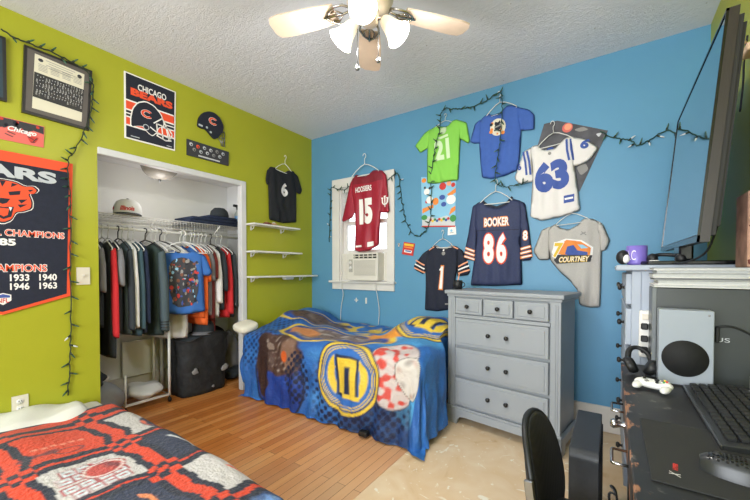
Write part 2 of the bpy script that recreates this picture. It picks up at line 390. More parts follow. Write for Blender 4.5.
class Sheet:
    """a cloth front: puffed outline on a frame, with soft folds"""
    def __init__(s, frame, outline, w0, T, soft=.03, fold=.006, seed=0, lean=0.0, step=.016, sm=1):
        s.fr = frame; s.poly = smooth_poly(outline, sm, True) if outline else None; s.w0 = w0; s.T = T; s.soft = soft; s.fold = fold; s.seed = seed; s.step = step; s.lean = lean
        if outline:
            A = np.array(s.poly); s.top = A[:, 1].max(); s.cx = A[:, 0].mean(); s.h = A[:, 1].max() - A[:, 1].min()
    def depth(s, Q):
        Q = np.asarray(Q, float)
        if s.poly is None: return np.full(len(Q), s.w0)
        d = seg_dist(Q, s.poly); d = np.where(inside(Q, s.poly), d, 0); e = 1-np.exp(-d/s.soft)
        rs = np.random.RandomState(s.seed); f = np.zeros(len(Q)); down = np.clip((s.top-Q[:, 1])/s.h, 0, 1)
        for k in range(5):
            kx = rs.uniform(25, 75); ky = rs.uniform(-14, 14); ph = rs.uniform(0, 6.3); f += np.sin(kx*Q[:, 0] + ky*Q[:, 1] + ph)*rs.uniform(.4, 1)/2
        f = np.clip(f, -1, 1.4); return s.w0 + s.T*e + s.fold*f*e*(.35+.9*down) + s.lean*down
    def mesh(s, mb, mat, thick=True):
        B = dens(s.poly, s.step); A = np.array(B); lo, hi = A.min(0), A.max(0)
        gx, gy = np.meshgrid(np.arange(lo[0], hi[0], s.step), np.arange(lo[1], hi[1], s.step)); G = np.stack([gx.ravel(), gy.ravel()], 1)
        G = G[inside(G, B)]; G = G[seg_dist(G, B) > s.step*.5]
        allp = [Vector(p) for p in B] + [Vector(p) for p in G]; nb = len(B)
        vo, eo, fo, *_ = geometry.delaunay_2d_cdt(allp, [(i, (i+1) % nb) for i in range(nb)], [], 1, 1e-6)
        Q = np.array([(p.x, p.y) for p in vo]); D = s.depth(Q); down = np.clip((s.top-Q[:, 1])/s.h, 0, 1)
        n = len(Q); vs = [s.fr.P(Q[i, 0], Q[i, 1], D[i]) for i in range(n)]; fs = [tuple(f) for f in fo]
        def orient(f):
            a, b, c = Q[f[0]], Q[f[1]], Q[f[2]]
            return f if (b[0]-a[0])*(c[1]-a[1]) - (b[1]-a[1])*(c[0]-a[0]) > 0 else tuple(reversed(f))
        fs = [orient(f) for f in fs]
        if thick:
            on = seg_dist(Q, B) < 1e-4; bi = {}; k = n
            for i in range(n):
                if on[i]: bi[i] = i
                else:
                    bi[i] = k; k += 1; vs.append(s.fr.P(Q[i, 0], Q[i, 1], s.w0 + s.lean*down[i] - .002))
            fs += [tuple(bi[a] for a in reversed(f)) for f in fs]
        mb.add(vs, fs, mat, True); return s
    def put(s, mb, V, F, mat, off=.003, grid=True):
        """lay a flat 2-D print on the cloth"""
        if grid and s.poly is not None:
            b = bmesh.new(); W = [b.verts.new((p[0], p[1], 0)) for p in V]
            for f in F:
                try: b.faces.new([W[i] for i in f])
                except ValueError: pass
            A = np.array(V); lo, hi = A.min(0), A.max(0)
            for ax in (0, 1):
                q = lo[ax] + s.step
                while q < hi[ax]:
                    co = [0, 0, 0]; co[ax] = q; no = [0, 0, 0]; no[ax] = 1
                    bmesh.ops.bisect_plane(b, geom=list(b.verts)+list(b.edges)+list(b.faces), plane_co=co, plane_no=no); q += s.step
            b.verts.index_update(); V = [(v.co.x, v.co.y) for v in b.verts]; F = [[v.index for v in f.verts] for f in b.faces]; b.free()
        D = s.depth(np.array(V))
        A = np.array(V); out = []
        for f in F:
            ar = sum(A[f[i]][0]*A[f[(i+1) % len(f)]][1] - A[f[(i+1) % len(f)]][0]*A[f[i]][1] for i in range(len(f)))
            out.append(tuple(f) if ar > 0 else tuple(reversed(f)))
        mb.add([s.fr.P(V[i][0], V[i][1], D[i] + off) for i in range(len(V))], out, mat, True)
    def poly_print(s, mb, pts, mat, off=.003, sm=0):
        if sm: pts = smooth_poly(pts, sm)
        tri = geometry.tessellate_polygon([[Vector((p[0], p[1], 0)) for p in pts]])
        s.put(mb, [tuple(p[:2]) for p in pts], [tuple(t) for t in tri], mat, off)
    def disc(s, mb, c, r, mat, off=.003, n=24, ry=None):
        ry = ry or r; s.poly_print(mb, [(c[0]+r*math.cos(2*PI*k/n), c[1]+ry*math.sin(2*PI*k/n)) for k in range(n)], mat, off)
    def line(s, mb, pts, w, mat, off=.003, closed=False):
        P = [np.array(p, float) for p in pts]
        if closed: P.append(P[0])
        for a, b in zip(P, P[1:]):
            d = b-a; L = np.linalg.norm(d)
            if L < 1e-6: continue
            d /= L; n = np.array([-d[1], d[0]])*w/2; e = d*w*.35
            s.put(mb, [tuple(a-n-e), tuple(b-n+e), tuple(b+n+e), tuple(a+n-e)], [(0, 1, 2, 3)], mat, off)
    def text(s, mb, t, c, w, h, mat, off=.003, rot=0.0, bold=.0, shear=0.0, skew=None):
        V, F = text_mesh(t, bold, shear); cr, sr = math.cos(rot), math.sin(rot); V2 = []
        for x, y in V:
            a, b = (x-.5)*w, (y-.5)*h; V2.append((c[0]+a*cr-b*sr, c[1]+a*sr+b*cr))
        s.put(mb, V2, F, mat, off)
_TX = {}
def text_mesh(t, bold=0.0, shear=0.0):
    k = (t, bold, shear)
    if k in _TX: return _TX[k]
    cu = bpy.data.curves.new('t', 'FONT'); cu.body = t; cu.size = 1; cu.offset = bold; cu.shear = shear; cu.resolution_u = 4; cu.fill_mode = 'FRONT'
    o = bpy.data.objects.new('t', cu); C.objects.link(o); dg = bpy.context.evaluated_depsgraph_get(); dg.update()
    me = bpy.data.meshes.new_from_object(o.evaluated_get(dg)); A = np.array([(v.co.x, v.co.y) for v in me.vertices]); F = [tuple(p.vertices) for p in me.polygons]
    bpy.data.objects.remove(o); bpy.data.curves.remove(cu); bpy.data.meshes.remove(me)
    lo, hi = A.min(0), A.max(0); V = [tuple(p) for p in (A-lo)/np.maximum(hi-lo, 1e-9)]
    _TX[k] = (V, F); return _TX[k]

# ------------------------------------------------------------------ the setting
m = MB(); m.box((-.80, -5.1, -.06), (1.868, .14, 0), 'hardwood'); m.box((1.868, -5.1, -.06), (3.56, .14, -.003), 'bare_plywood'); struct(m, 'floor')
m = MB(); m.box((-.12, -5.1, CEIL), (3.56, .14, CEIL+.1), 'ceiling_stucco'); struct(m, 'ceiling')
OY0, OY1, OZ = -2.079, -.948, 1.975
m = MB(); G = 'green_paint'
m.box((-.05, -5.1, 0), (0, OY0, CEIL), G); m.box((-.05, OY1, 0), (0, 0, CEIL), G); m.box((-.05, OY0, OZ), (0, OY1, CEIL), G)
struct(m, 'wall_left')
WX0, WX1, WZ0, WZ1 = .43, 1.075, 1.045, 2.075
m = MB(); B = 'blue_paint'
m.box((-.12, 0, 0), (WX0, .14, CEIL), B); m.box((WX1, 0, 0), (3.56, .14, CEIL), B); m.box((WX0, 0, 0), (WX1, .14, WZ0), B); m.box((WX0, 0, WZ1), (WX1, .14, CEIL), B)
struct(m, 'wall_back')
m = MB(); m.box((3.443, -5.1, 0), (3.56, 0, CEIL), G); struct(m, 'wall_right')
m = MB(); m.box((0, -5.12, 0), (1.0, -5.0, CEIL), G); m.box((3.2, -5.12, 0), (3.443, -5.0, CEIL), G); m.box((1.0, -5.12, 0), (3.2, -5.0, .62), G); m.box((1.0, -5.12, 2.38), (3.2, -5.0, CEIL), G)
struct(m, 'wall_front')  # unseen wall; its opening and distance are shaped for the rear fill
m = MB(); CP = 'closet_paint'
m.box((-.78, -2.6, 0), (-.68, -.5, 2.2), CP); m.box((-.68, -2.6, 0), (-.05, -2.45, 2.2), CP); m.box((-.68, -.66, 0), (-.05, -.5, 2.2), CP)
struct(m, 'wall_closet')
m = MB(); m.box((-.68, -2.45, 2.10), (-.05, -.66, 2.2), CP); struct(m, 'ceiling_closet')
m = MB(); m.box((-.05, OY0+.001, OZ-.006), (.012, OY1, OZ+.042), 'casing_grey', .004)
m.box((-.05, OY1-.010, 0), (.014, OY1+.045, OZ+.042), 'casing_grey', .004); struct(m, 'trim_1')
m = MB(); m.box((-.678, -2.448, 0.001), (-.655, -.662, .20), 'baseboard_white', .004); struct(m, 'baseboard_closet')
m = MB(); m.box((1.15, -.018, 0), (3.44, -.001, .185), 'baseboard_white', .005); struct(m, 'baseboard_back')
m = MB(); m.box((.001, -.89, 0), (.018, -.019, .14), 'baseboard_white', .005); struct(m, 'baseboard_left')

# window with casing, stool, two sashes and panes
m = MB(); T = 'trim_white'
m.box((.335, -.022, 1.0302), (WX0+.005, -.001, 2.165), T, .003); m.box((WX1-.005, -.022, 1.0302), (1.150, -.001, 2.165), T, .003)
m.box((.335, -.024, WZ1-.005), (1.150, -.001, 2.168), T, .003); m.box((.335, -.022, .950), (1.150, -.001, 1.03), T, .003)
m.box((WX0, 0.001, WZ0), (WX0+.02, .138, WZ1), T); m.box((WX1-.02, 0.001, WZ0), (WX1, .138, WZ1), T)
m.box((WX0, 0.001, WZ1-.02), (WX1, .138, WZ1), T)
w1 = struct(m, 'window_1')
m = MB(); m.box((.305, -.055, 1.022), (1.165, .13, 1.046), T, .006); m.build('window_sill', w1)
def sash(z0, z1, y):
    m = MB(); a, b, t = WX0+.02, WX1-.02, .038
    m.box((a, y, z0), (a+t, y+.03, z1), T, .003); m.box((b-t, y, z0), (b, y+.03, z1), T, .003); m.box((a+t-.002, y+.002, z0), (b-t+.002, y+.028, z0+t), T, .003); m.box((a+t-.002, y+.002, z1-t), (b-t+.002, y+.028, z1), T, .003)
    s = m.build('window_sash', w1)
    m = MB(); m.box((a+t, y+.012, z0+t), (b-t, y+.016, z1-t), 'glass'); m.build('window_pane', s)
sash(1.345, 1.70, .05); sash(1.66, WZ1-.022, .085)
m = MB()
for k in range(9): m.box((WX0+.03, .02, 1.83+k*.025), (WX1-.03, .042, 1.8335+k*.025), 'blind_white', X=None)
m.box((WX0+.025, .015, 2.025), (WX1-.025, .05, 2.053), 'blind_white', .003)
tag(m.build('window_blind'), 'raised white mini blind at the top of the window', 'blind')

# ------------------------------------------------------------------ ceiling fan with lights
FX, FY = 2.0, -1.65
fan = thing('ceiling_fan', 'white ceiling fan with pale wood blades and three bell glass lamps', 'ceiling fan', (FX, FY, 2.12))
m = MB(); m.X = Matrix.Translation((FX, FY, 0))
m.lathe([(.0, 2.699), (.075, 2.699), (.07, 2.66), (.02, 2.64)], 'fan_white', cap0=True); m.build('ceiling_canopy', fan)
m = MB(); m.cyl((FX, FY, 2.48), (FX, FY, 2.65), .014, 'fan_white'); m.build('down_rod', fan)
m = MB(); m.X = Matrix.Translation((FX, FY, 0))
m.lathe([(0, 2.50), (.07, 2.495), (.105, 2.46), (.11, 2.42), (.09, 2.385), (.05, 2.37), (0, 2.37)], 'fan_white'); m.build('motor_housing', fan)
for a in (53, 125, 197, 269, 341):
    R = Matrix.Translation((FX, FY, 2.40)) @ Matrix.Rotation(math.radians(a), 4, 'Z') @ Matrix.Rotation(math.radians(9), 4, 'X')
    m = MB(); m.X = R
    prof = [(.17, -.052), (.30, -.062), (.46, -.066), (.505, -.058), (.52, -.03), (.52, .03), (.505, .058), (.46, .066), (.30, .062), (.17, .052)]
    m.prism(prof, 2, -.004, .004, 'blade_oak'); bl = m.build('fan_blade', fan)
    m = MB(); m.X = R
    for s in (-1, 1):
        m.tube([(.09, .012*s, .0), (.12, .045*s, -.01), (.16, .05*s, -.014), (.20, .03*s, -.012), (.225, .0, -.010)], .006, 'fan_brass', 6)
        m.tube([(.13, .0, -.012), (.16, .028*s, -.014), (.19, .022*s, -.013)], .004, 'fan_brass', 6)
    m.tube([(.08, 0, 0), (.14, 0, -.012), (.235, 0, -.01)], .006, 'fan_brass', 6)
    m.build('blade_bracket', bl)
m = MB(); m.X = Matrix.Translation((FX, FY, 0)); m.lathe([(0, 2.375), (.045, 2.37), (.046, 2.34), (.036, 2.315), (.015, 2.305), (0, 2.305)], 'fan_white'); m.build('light_kit', fan)
for az, tilt in ((-65, 62), (17, 40), (215, 38)):
    A = Matrix.Translation((FX, FY, 2.325)) @ Matrix.Rotation(math.radians(az), 4, 'Z')
    m = MB(); m.X = A; m.tube([(.03, 0, 0), (.05, 0, .010), (.072, 0, -.005)], .008, 'fan_brass'); arm = m.build('lamp_arm', fan)
    S = A @ Matrix.Translation((.068, 0, -.002)) @ Matrix.Rotation(math.radians(180-tilt), 4, 'Y') @ Matrix.Scale(.9, 4)
    m = MB(); m.X = S; m.lathe([(.022, .0), (.030, .012), (.036, .035), (.042, .065), (.052, .095), (.068, .125), (.066, .125), (.050, .096), (.040, .066), (.033, .036), (.022, .014)], 'lamp_glass', 28); m.build('lamp_shade', fan)
    m = MB(); m.X = S; m.ell((0, 0, .072), (.028, .028, .04), 'bulb_glow', 16, 10); m.build('light_bulb', arm)
    p = S @ Vector((0, 0, .16)); light('fan_bulb_light', 'POINT', p, 13.5, (1.0, 0.965, 0.93), .045)
for (dx, dy, L) in ((-.045, -.035, .17), (.055, -.01, .155)):
    m = MB(); m.cyl((FX+dx, FY+dy, 2.30), (FX+dx, FY+dy, 2.30-L), .0018, 'steel', n=6); pc = m.build('pull_chain', fan)
    m = MB(); m.lathe([(0, 0), (.006, -.004), (.011, -.02), (.008, -.03), (0, -.034)], 'steel', 12, X=Matrix.Translation((FX+dx, FY+dy, 2.30-L))); m.build('chain_bob', pc)

# ------------------------------------------------------------------ closet fixtures
cl = thing('closet_light', 'flush dome light on the closet ceiling with a small finial', 'ceiling light', (-.33, -1.53, 1.93))
m = MB(); m.X = Matrix.Translation((-.33, -1.53, 0)); m.lathe([(0, 2.099), (.15, 2.099), (.155, 2.075), (.145, 2.06), (.14, 2.06)], 'steel', 32); m.build('rim', cl)
m = MB(); m.X = Matrix.Translation((-.33, -1.53, 0)); m.lathe([(.142, 2.062), (.13, 2.02), (.10, 1.985), (.055, 1.963), (.0, 1.955)], 'closet_glass', 32); m.build('glass_dome', cl)
m = MB(); m.X = Matrix.Translation((-.33, -1.53, 0)); m.lathe([(0, 1.956), (.014, 1.952), (.010, 1.944), (.008, 1.936), (0, 1.930)], 'steel', 12); m.build('finial', cl)

SX0, SX1, SZ = -.672, -.25, 1.60
sh = thing('wire_shelf', 'white wire closet shelf with hanging rail under its front edge', 'shelf', (-.45, -1.55, SZ))
m = MB()
for x in (-.66, -.52, -.39, SX1): m.cyl((x, -2.44, SZ), (x, -.67, SZ), .0035, 'wire_white', n=6)
m.cyl((SX1, -2.44, SZ-.075), (SX1, -.67, SZ-.075), .0035, 'wire_white', n=6); m.build('long_wires', sh)
m = MB()
for k in range(70):
    y = -2.43 + k*.0252; m.tube([(SX0, y, SZ+.003), (SX1, y, SZ+.003), (SX1+.003, y, SZ-.075)], .0016, 'wire_white', 4, smooth=False)
m.build('cross_wires', sh)
m = MB(); m.cyl((-.29, -2.445, 1.495), (-.29, -.665, 1.495), .012, 'wire_white', n=12); m.build('hanging_rail', sh)
for y in (-2.2, -1.60, -1.02):
    m = MB(); m.tube([(SX1, y, SZ-.01), (-.46, y, SZ-.16), (-.675, y, SZ-.31)], .006, 'wire_white', 6); m.build('brace', sh)

# ------------------------------------------------------------------ hangers
def hanger_mesh(mat, r=.0035, half=.20):
    m = MB(); z0 = -.022
    arc = [(.022*math.sin(a), 0, z0 + .022*math.cos(a)) for a in np.linspace(math.radians(-85), math.radians(170), 14)]
    hook = arc + [(.0, 0, -.062), (0, 0, -.10)]
    m.tube(hook, r, mat, 8)
    a = [(0, 0, -.098), (half*.3, 0, -.112), (half*.7, 0, -.148), (half, 0, -.185)]
    b = [(-x, y, z) for x, y, z in a]
    m.tube(a + [(half*.98, 0, -.197), (0, 0, -.20), (-half*.98, 0, -.197)] + b[::-1], r*1.15, mat, 8)
    return m
H_W = hanger_mesh('white_plastic').build('clothes_hanger', origin=(0, 0, 0)); H_B = hanger_mesh('black', .0042).build('clothes_hanger', origin=(0, 0, 0))
H_USED = {}
def hang(proto, loc, label, rot=(0, 0, 0), scale=1.0, group=None):
    k = proto.name
    o = proto if k not in H_USED else proto.copy()
    if k in H_USED: C.objects.link(o)
    H_USED[k] = 1
    if 'group' in o: del o['group']
    o.location = loc; o.rotation_euler = rot; o.scale = scale if isinstance(scale, tuple) else (scale,)*3
    return tag(o, label, 'hanger', group)

# ------------------------------------------------------------------ garments
def garment(name, label, cat, fr, body, mat, w0=.014, T=.017, seed=1, sleeves=(), smat=None, group=None, fold=.012, lean=0.0, names=('sleeve',), step=.016, Ts=.6):
    A = np.array(body); base = fr.P(A[:, 0].mean(), A[:, 1].min(), w0)
    t = thing(name, label, cat, base, group)
    sb = Sheet(fr, body, w0, T, .013, fold, seed, lean, step); m = MB(); sb.mesh(m, mat); m.build('body', t)
    out = [t, sb]
    for i, sl in enumerate(sleeves):
        ss = Sheet(fr, sl, w0 + .001, T*Ts, .011, fold*.6, seed+11+i, 0, step); m = MB(); ss.mesh(m, smat or mat); m.build('sleeve', t); out.append(ss)
    return out
def prt(sheet, name, parent, fn):
    m = MB(); fn(sheet, m); return m.build(name, parent)

# number 6 tee on the green wall
t, s, *sl = garment('t_shirt', 'black tee with a white 6 hanging on the green wall above the shelves', 't-shirt', LEFT,
    [(-0.618, 2.234), (-0.548, 2.24), (-0.50, 2.212), (-0.426, 2.212), (-0.375, 2.25), (-0.287, 2.26), (-0.256, 2.034), (-0.258, 1.697), (-0.454, 1.667), (-0.635, 1.684), (-0.642, 1.982), (-0.655, 2.181)], 'black_cloth', seed=3,
    sleeves=([(-0.32, 2.258), (-0.233, 2.22), (-0.168, 2.071), (-0.201, 2.02), (-0.268, 2.03)], [(-0.604, 2.232), (-0.659, 2.188), (-0.678, 2.085), (-0.665, 2.04), (-0.63, 2.039)]))
prt(s, 'number', t, lambda s, m: s.text(m, '6', (-.446, 2.025), .095, .145, 'white_print', bold=.05))
hang(H_W, (.021, -.42, 2.40), 'white hanger holding the black 6 tee on the green wall', (0, math.radians(4), PI/2), (.6, 1, .95))

# crimson jersey over the window
t, s, sr, sle = garment('jersey', 'crimson football jersey numbered 15 hanging in front of the window', 'jersey', BACK,
    [(0.70, 2.175), (0.755, 2.145), (0.83, 2.14), (0.92, 2.185), (1.035, 2.165), (1.062, 2.052), (1.011, 1.73), (0.998, 1.576), (0.99, 1.417), (0.861, 1.363), (0.734, 1.353), (0.675, 1.373), (0.69, 1.596), (0.681, 1.771), (0.64, 1.973), (0.645, 2.14)], 'crimson_cloth', w0=.048, T=.02, seed=5, fold=.014,
    sleeves=([(1.02, 2.168), (1.076, 2.116), (1.115, 1.753), (1.102, 1.733), (1.0, 1.745)], [(0.668, 2.158), (0.617, 2.093), (0.503, 1.704), (0.519, 1.686), (0.646, 1.721), (0.692, 1.79)]))
prt(s, 'shoulder_yoke', t, lambda s, m: s.poly_print(m, [(.655, 2.12), (.70, 2.162), (.76, 2.135), (.83, 2.13), (.915, 2.172), (1.03, 2.152), (1.045, 2.07), (.86, 2.055), (.66, 2.07)], 'crimson_shoulder', .0015))
prt(s, 'lettering', t, lambda s, m: s.text(m, 'HOOSIERS', (.805, 2.005), .205, .058, 'white_print', bold=.03, rot=.03))
prt(s, 'number', t, lambda s, m: s.text(m, '15', (.838, 1.77), .165, .265, 'white_print', bold=.07, rot=.03))
def iu(s, m):
    c = (1.066, 1.85)
    s.line(m, [(c[0], c[1]-.05), (c[0], c[1]+.05)], .016, 'white_print'); s.line(m, [(c[0]-.03, c[1]+.035), (c[0]-.03, c[1]-.01), (c[0]-.018, c[1]-.028), (c[0]+.018, c[1]-.028), (c[0]+.03, c[1]-.01), (c[0]+.03, c[1]+.035)], .013, 'white_print')
    for x in (-.03, 0, .03): s.line(m, [(c[0]+x-.012, c[1]+(.05 if x == 0 else .035)), (c[0]+x+.012, c[1]+(.05 if x == 0 else .035))], .008, 'white_print')
prt(sr, 'emblem', t, iu)
prt(s, 'hem_tag', t, lambda s, m: s.poly_print(m, [(.70, 1.40), (.79, 1.405), (.78, 1.425), (.70, 1.42)], 'white_print')); prt(s, 'hem_tag', t, lambda s, m: (s.poly_print(m, [(.86, 1.40), (.93, 1.415), (.93, 1.46), (.86, 1.45)], 'white_print'),))
hang(H_W, (.81, -.056, 2.372), 'white hanger holding the crimson 15 jersey at the window', (0, math.radians(-2), 0), (.85, 1, 1.12))

# green 21 tee
t, s, *sl = garment('t_shirt', 'lime green tee numbered 21 hanging on the blue wall under the ceiling', 't-shirt', BACK,
    [(1.60, 2.49), (1.644, 2.475), (1.68, 2.462), (1.715, 2.466), (1.75, 2.50), (1.796, 2.503), (1.843, 2.471), (1.83, 2.327), (1.82, 2.14), (1.81, 1.962), (1.72, 1.965), (1.591, 1.961), (1.506, 1.977), (1.506, 2.196), (1.51, 2.311), (1.515, 2.45), (1.55, 2.475)], 'green_cloth', seed=8,
    sleeves=([(1.80, 2.498), (1.885, 2.455), (1.915, 2.288), (1.9, 2.267), (1.82, 2.328)], [(1.545, 2.478), (1.48, 2.45), (1.379, 2.35), (1.436, 2.271), (1.525, 2.309)]))
prt(s, 'number', t, lambda s, m: s.text(m, '21', (1.663, 2.255), .145, .185, 'pale_green_print', bold=.05, rot=.07))
prt(s, 'crest', t, lambda s, m: (s.disc(m, (1.675, 2.425), .032, 'pale_green_print'), s.line(m, [(1.635, 2.365), (1.715, 2.372)], .022, 'pale_green_print')))
hang(H_W, (1.69, -.021, 2.575), 'white hanger holding the lime green 21 tee', (0, math.radians(2), 0), (.55, 1, .62))

# royal blue tee
t, s, *sl = garment('t_shirt', 'royal blue tee with a round orange chest emblem, highest on the blue wall', 't-shirt', BACK,
    [(2.03, 2.466), (2.07, 2.482), (2.11, 2.462), (2.174, 2.47), (2.225, 2.512), (2.262, 2.505), (2.326, 2.469), (2.337, 2.286), (2.329, 2.107), (2.312, 1.972), (2.219, 1.942), (2.103, 1.93), (2.022, 1.952), (2.005, 2.107), (1.996, 2.247), (1.99, 2.42)], 'royal_cloth', seed=9, fold=.008,
    sleeves=([(2.285, 2.488), (2.389, 2.438), (2.433, 2.386), (2.434, 2.268), (2.325, 2.282)], [(2.014, 2.455), (1.958, 2.423), (1.917, 2.278), (1.948, 2.257), (2.01, 2.246)]))
def blogo(s, m):
    c = (2.157, 2.345); rs = random.Random(3)
    s.disc(m, c, .062, 'cream_print', .003, ry=.07)
    for k in range(14):
        a = rs.uniform(0, 6.28); r = rs.uniform(.03, .066); q = (c[0]+r*math.cos(a), c[1]+r*math.sin(a))
        s.disc(m, q, rs.uniform(.008, .018), rs.choice(['orange_soft', 'orange_soft', 'cream_print', 'navy_print']), .0035 + k*.0001, 10)
    s.disc(m, c, .026, 'navy_print', .0052); s.line(m, [(c[0]-.02, c[1]), (c[0]+.02, c[1]+.012)], .012, 'grey_print', .0056)
prt(s, 'emblem', t, blogo)
hang(H_W, (2.16, -.021, 2.64), 'white hanger holding the royal blue tee', (0, math.radians(-6), 0), (.62, 1, .92))

# white 63 jersey
t, s, sr, sle = garment('jersey', 'white football jersey with a blue 63 tilted on the blue wall', 'jersey', BACK,
    [(2.42, 2.14), (2.459, 2.144), (2.499, 2.095), (2.575, 2.088), (2.645, 2.155), (2.684, 2.164), (2.706, 2.049), (2.71, 1.936), (2.722, 1.853), (2.74, 1.722), (2.752, 1.605), (2.623, 1.567), (2.487, 1.548), (2.408, 1.586), (2.422, 1.863), (2.421, 1.95), (2.404, 2.12)], 'white_cloth', w0=.02, seed=12, fold=.009,
    sleeves=([(2.675, 2.163), (2.768, 2.125), (2.86, 2.043), (2.824, 1.987), (2.783, 1.947), (2.70, 1.932)], [(2.415, 2.135), (2.355, 2.108), (2.287, 1.909), (2.327, 1.851), (2.43, 1.863)]))
prt(s, 'number', t, lambda s, m: s.text(m, '63', (2.556, 1.885), .235, .235, 'blue_print', bold=.07, rot=.13))
prt(s, 'chest_crest', t, lambda s, m: (s.disc(m, (2.545, 2.055), .012, 'grey_print', n=10), s.poly_print(m, [(2.52, 2.085), (2.575, 2.09), (2.56, 2.105), (2.53, 2.10)], 'blue_print')))
prt(s, 'maker_patch', t, lambda s, m: (s.poly_print(m, [(2.643, 1.664), (2.712, 1.672), (2.712, 1.728), (2.643, 1.72)], 'blue_print'), s.line(m, [(2.655, 1.695), (2.70, 1.701)], .014, 'white_print', .004)))
for k, d in enumerate((0, .028)):
    prt(s, 'shoulder_stripe', t, lambda s, m: s.line(m, [(2.658+d, 2.135), (2.662+d, 2.06), (2.676+d, 1.985)], .015, 'blue_print', .006))
    prt(sle, 'shoulder_stripe', t, lambda s, m: s.line(m, [(2.355+d, 2.10), (2.372+d, 2.02), (2.382+d, 1.92)], .015, 'blue_print', .006))
prt(sr, 'sleeve_number', t, lambda s, m: s.text(m, '6', (2.778, 2.085), .055, .075, 'blue_print', bold=.05, rot=-.45))
prt(sle, 'sleeve_number', t, lambda s, m: s.text(m, '6', (2.325, 1.99), .03, .055, 'blue_print', bold=.05, rot=.2))
hang(H_W, (2.56, -.027, 2.30), 'white hanger holding the white 63 jersey', (0, math.radians(-6), 0), (.62, 1, .93))

# navy BOOKER jersey
t, s, sr, sle = garment('jersey', 'large navy football jersey numbered 86 hanging above the dresser', 'jersey', BACK,
    [(1.99, 1.745), (2.039, 1.748), (2.076, 1.706), (2.148, 1.680), (2.219, 1.70), (2.262, 1.75), (2.337, 1.721), (2.354, 1.615), (2.334, 1.406), (2.346, 1.229), (2.353, 1.045), (2.143, 1.03), (1.928, 1.030), (1.956, 1.234), (1.978, 1.441), (1.954, 1.632), (1.958, 1.72)], 'navy_jersey', w0=.018, T=.018, seed=15, fold=.010,
    sleeves=([(2.32, 1.728), (2.37, 1.697), (2.399, 1.507), (2.425, 1.272), (2.411, 1.242), (2.339, 1.238), (2.33, 1.459)], [(1.985, 1.737), (1.944, 1.718), (1.907, 1.483), (1.868, 1.293), (1.878, 1.258), (1.968, 1.243), (1.984, 1.441)]))
prt(s, 'collar', t, lambda s, m: s.line(m, [(2.03, 1.752), (2.072, 1.712), (2.148, 1.688), (2.222, 1.708), (2.268, 1.756)], .018, 'navy_print', .002))
prt(s, 'lettering', t, lambda s, m: (s.text(m, 'BOOKER', (2.151, 1.565), .21, .085, 'orange_soft', .003, bold=.075), s.text(m, 'BOOKER', (2.151, 1.565), .198, .070, 'white_print', .0042, bold=.03)))
def n86(s, m):
    for ch, x in (('8', 2.088), ('6', 2.192)):
        s.text(m, ch, (x, 1.345), .10, .27, 'orange_print', .003, bold=.085); s.text(m, ch, (x, 1.345), .082, .248, 'white_print', .0042, bold=.045)
prt(s, 'number', t, n86)
prt(s, 'yoke_seam', t, lambda s, m: s.line(m, [(1.975, 1.50), (2.15, 1.496), (2.325, 1.49)], .005, 'navy_print', .0025))
for k in range(3):
    z = 1.345-.035*k
    prt(sr, 'sleeve_stripe', t, lambda s, m: (s.line(m, [(2.345-.002*k, z-.012), (2.408+.005*k, z+.005)], .022, 'orange_soft', .003), s.line(m, [(2.345-.002*k, z-.012), (2.408+.005*k, z+.005)], .010, 'white_print', .004)))
    prt(sle, 'sleeve_stripe', t, lambda s, m: (s.line(m, [(1.889-.005*k, z+.01), (1.960, z-.018)], .022, 'orange_soft', .003), s.line(m, [(1.889-.005*k, z+.01), (1.960, z-.018)], .010, 'white_print', .004)))
prt(sr, 'sleeve_number', t, lambda s, m: (s.text(m, '8', (2.374, 1.44), .042, .085, 'orange_soft', .003, bold=.08), s.text(m, '8', (2.374, 1.44), .034, .075, 'white_print', .0042, bold=.04)))
hang(H_W, (2.14, -.025, 1.918), 'white hanger holding the large navy 86 jersey', (0, 0, 0), (.66, 1, 1.0))

# small navy 1 jersey
t, s, sr, sle = garment('jersey', 'small dark navy jersey numbered 1 hanging between bed and dresser', 'jersey', BACK,
    [(1.565, 1.39), (1.605, 1.392), (1.64, 1.362), (1.708, 1.355), (1.754, 1.386), (1.815, 1.37), (1.814, 1.217), (1.792, 1.105), (1.756, 0.81), (1.615, 0.781), (1.487, 0.785), (1.495, 1.01), (1.494, 1.167), (1.505, 1.31)], 'navy_cloth', w0=.014, seed=18, fold=.008,
    sleeves=([(1.80, 1.372), (1.858, 1.335), (1.924, 1.155), (1.904, 1.119), (1.805, 1.105)], [(1.535, 1.361), (1.465, 1.321), (1.367, 1.2), (1.388, 1.162), (1.471, 1.123), (1.51, 1.173)]))
prt(s, 'collar', t, lambda s, m: s.line(m, [(1.60, 1.39), (1.645, 1.366), (1.705, 1.36), (1.752, 1.386)], .012, 'grey_print', .002))
prt(s, 'number', t, lambda s, m: (s.line(m, [(1.655, 0.995), (1.672, 1.195)], .038, 'orange_soft', .003), s.line(m, [(1.656, 1.0), (1.671, 1.19)], .024, 'white_print', .004), s.line(m, [(1.648, 1.165), (1.668, 1.19)], .016, 'white_print', .0045)))
prt(s, 'chest_crest', t, lambda s, m: (s.disc(m, (1.682, 1.315), .018, 'grey_print', n=12), s.disc(m, (1.68, 1.345), .009, 'white_print', n=8)))
prt(s, 'hem_mark', t, lambda s, m: s.line(m, [(1.70, .855), (1.745, .86)], .012, 'grey_print'))
for k in range(3):
    prt(sr, 'sleeve_stripe', t, lambda s, m: s.line(m, [(1.822, 1.195-.03*k), (1.90+.008*k, 1.235-.035*k)], .013, ('peach_print', 'white_print', 'peach_print')[k], .003))
    prt(sle, 'sleeve_stripe', t, lambda s, m: s.line(m, [(1.395-.008*k, 1.255-.035*k), (1.485, 1.21-.035*k)], .013, ('peach_print', 'white_print', 'peach_print')[k], .003))
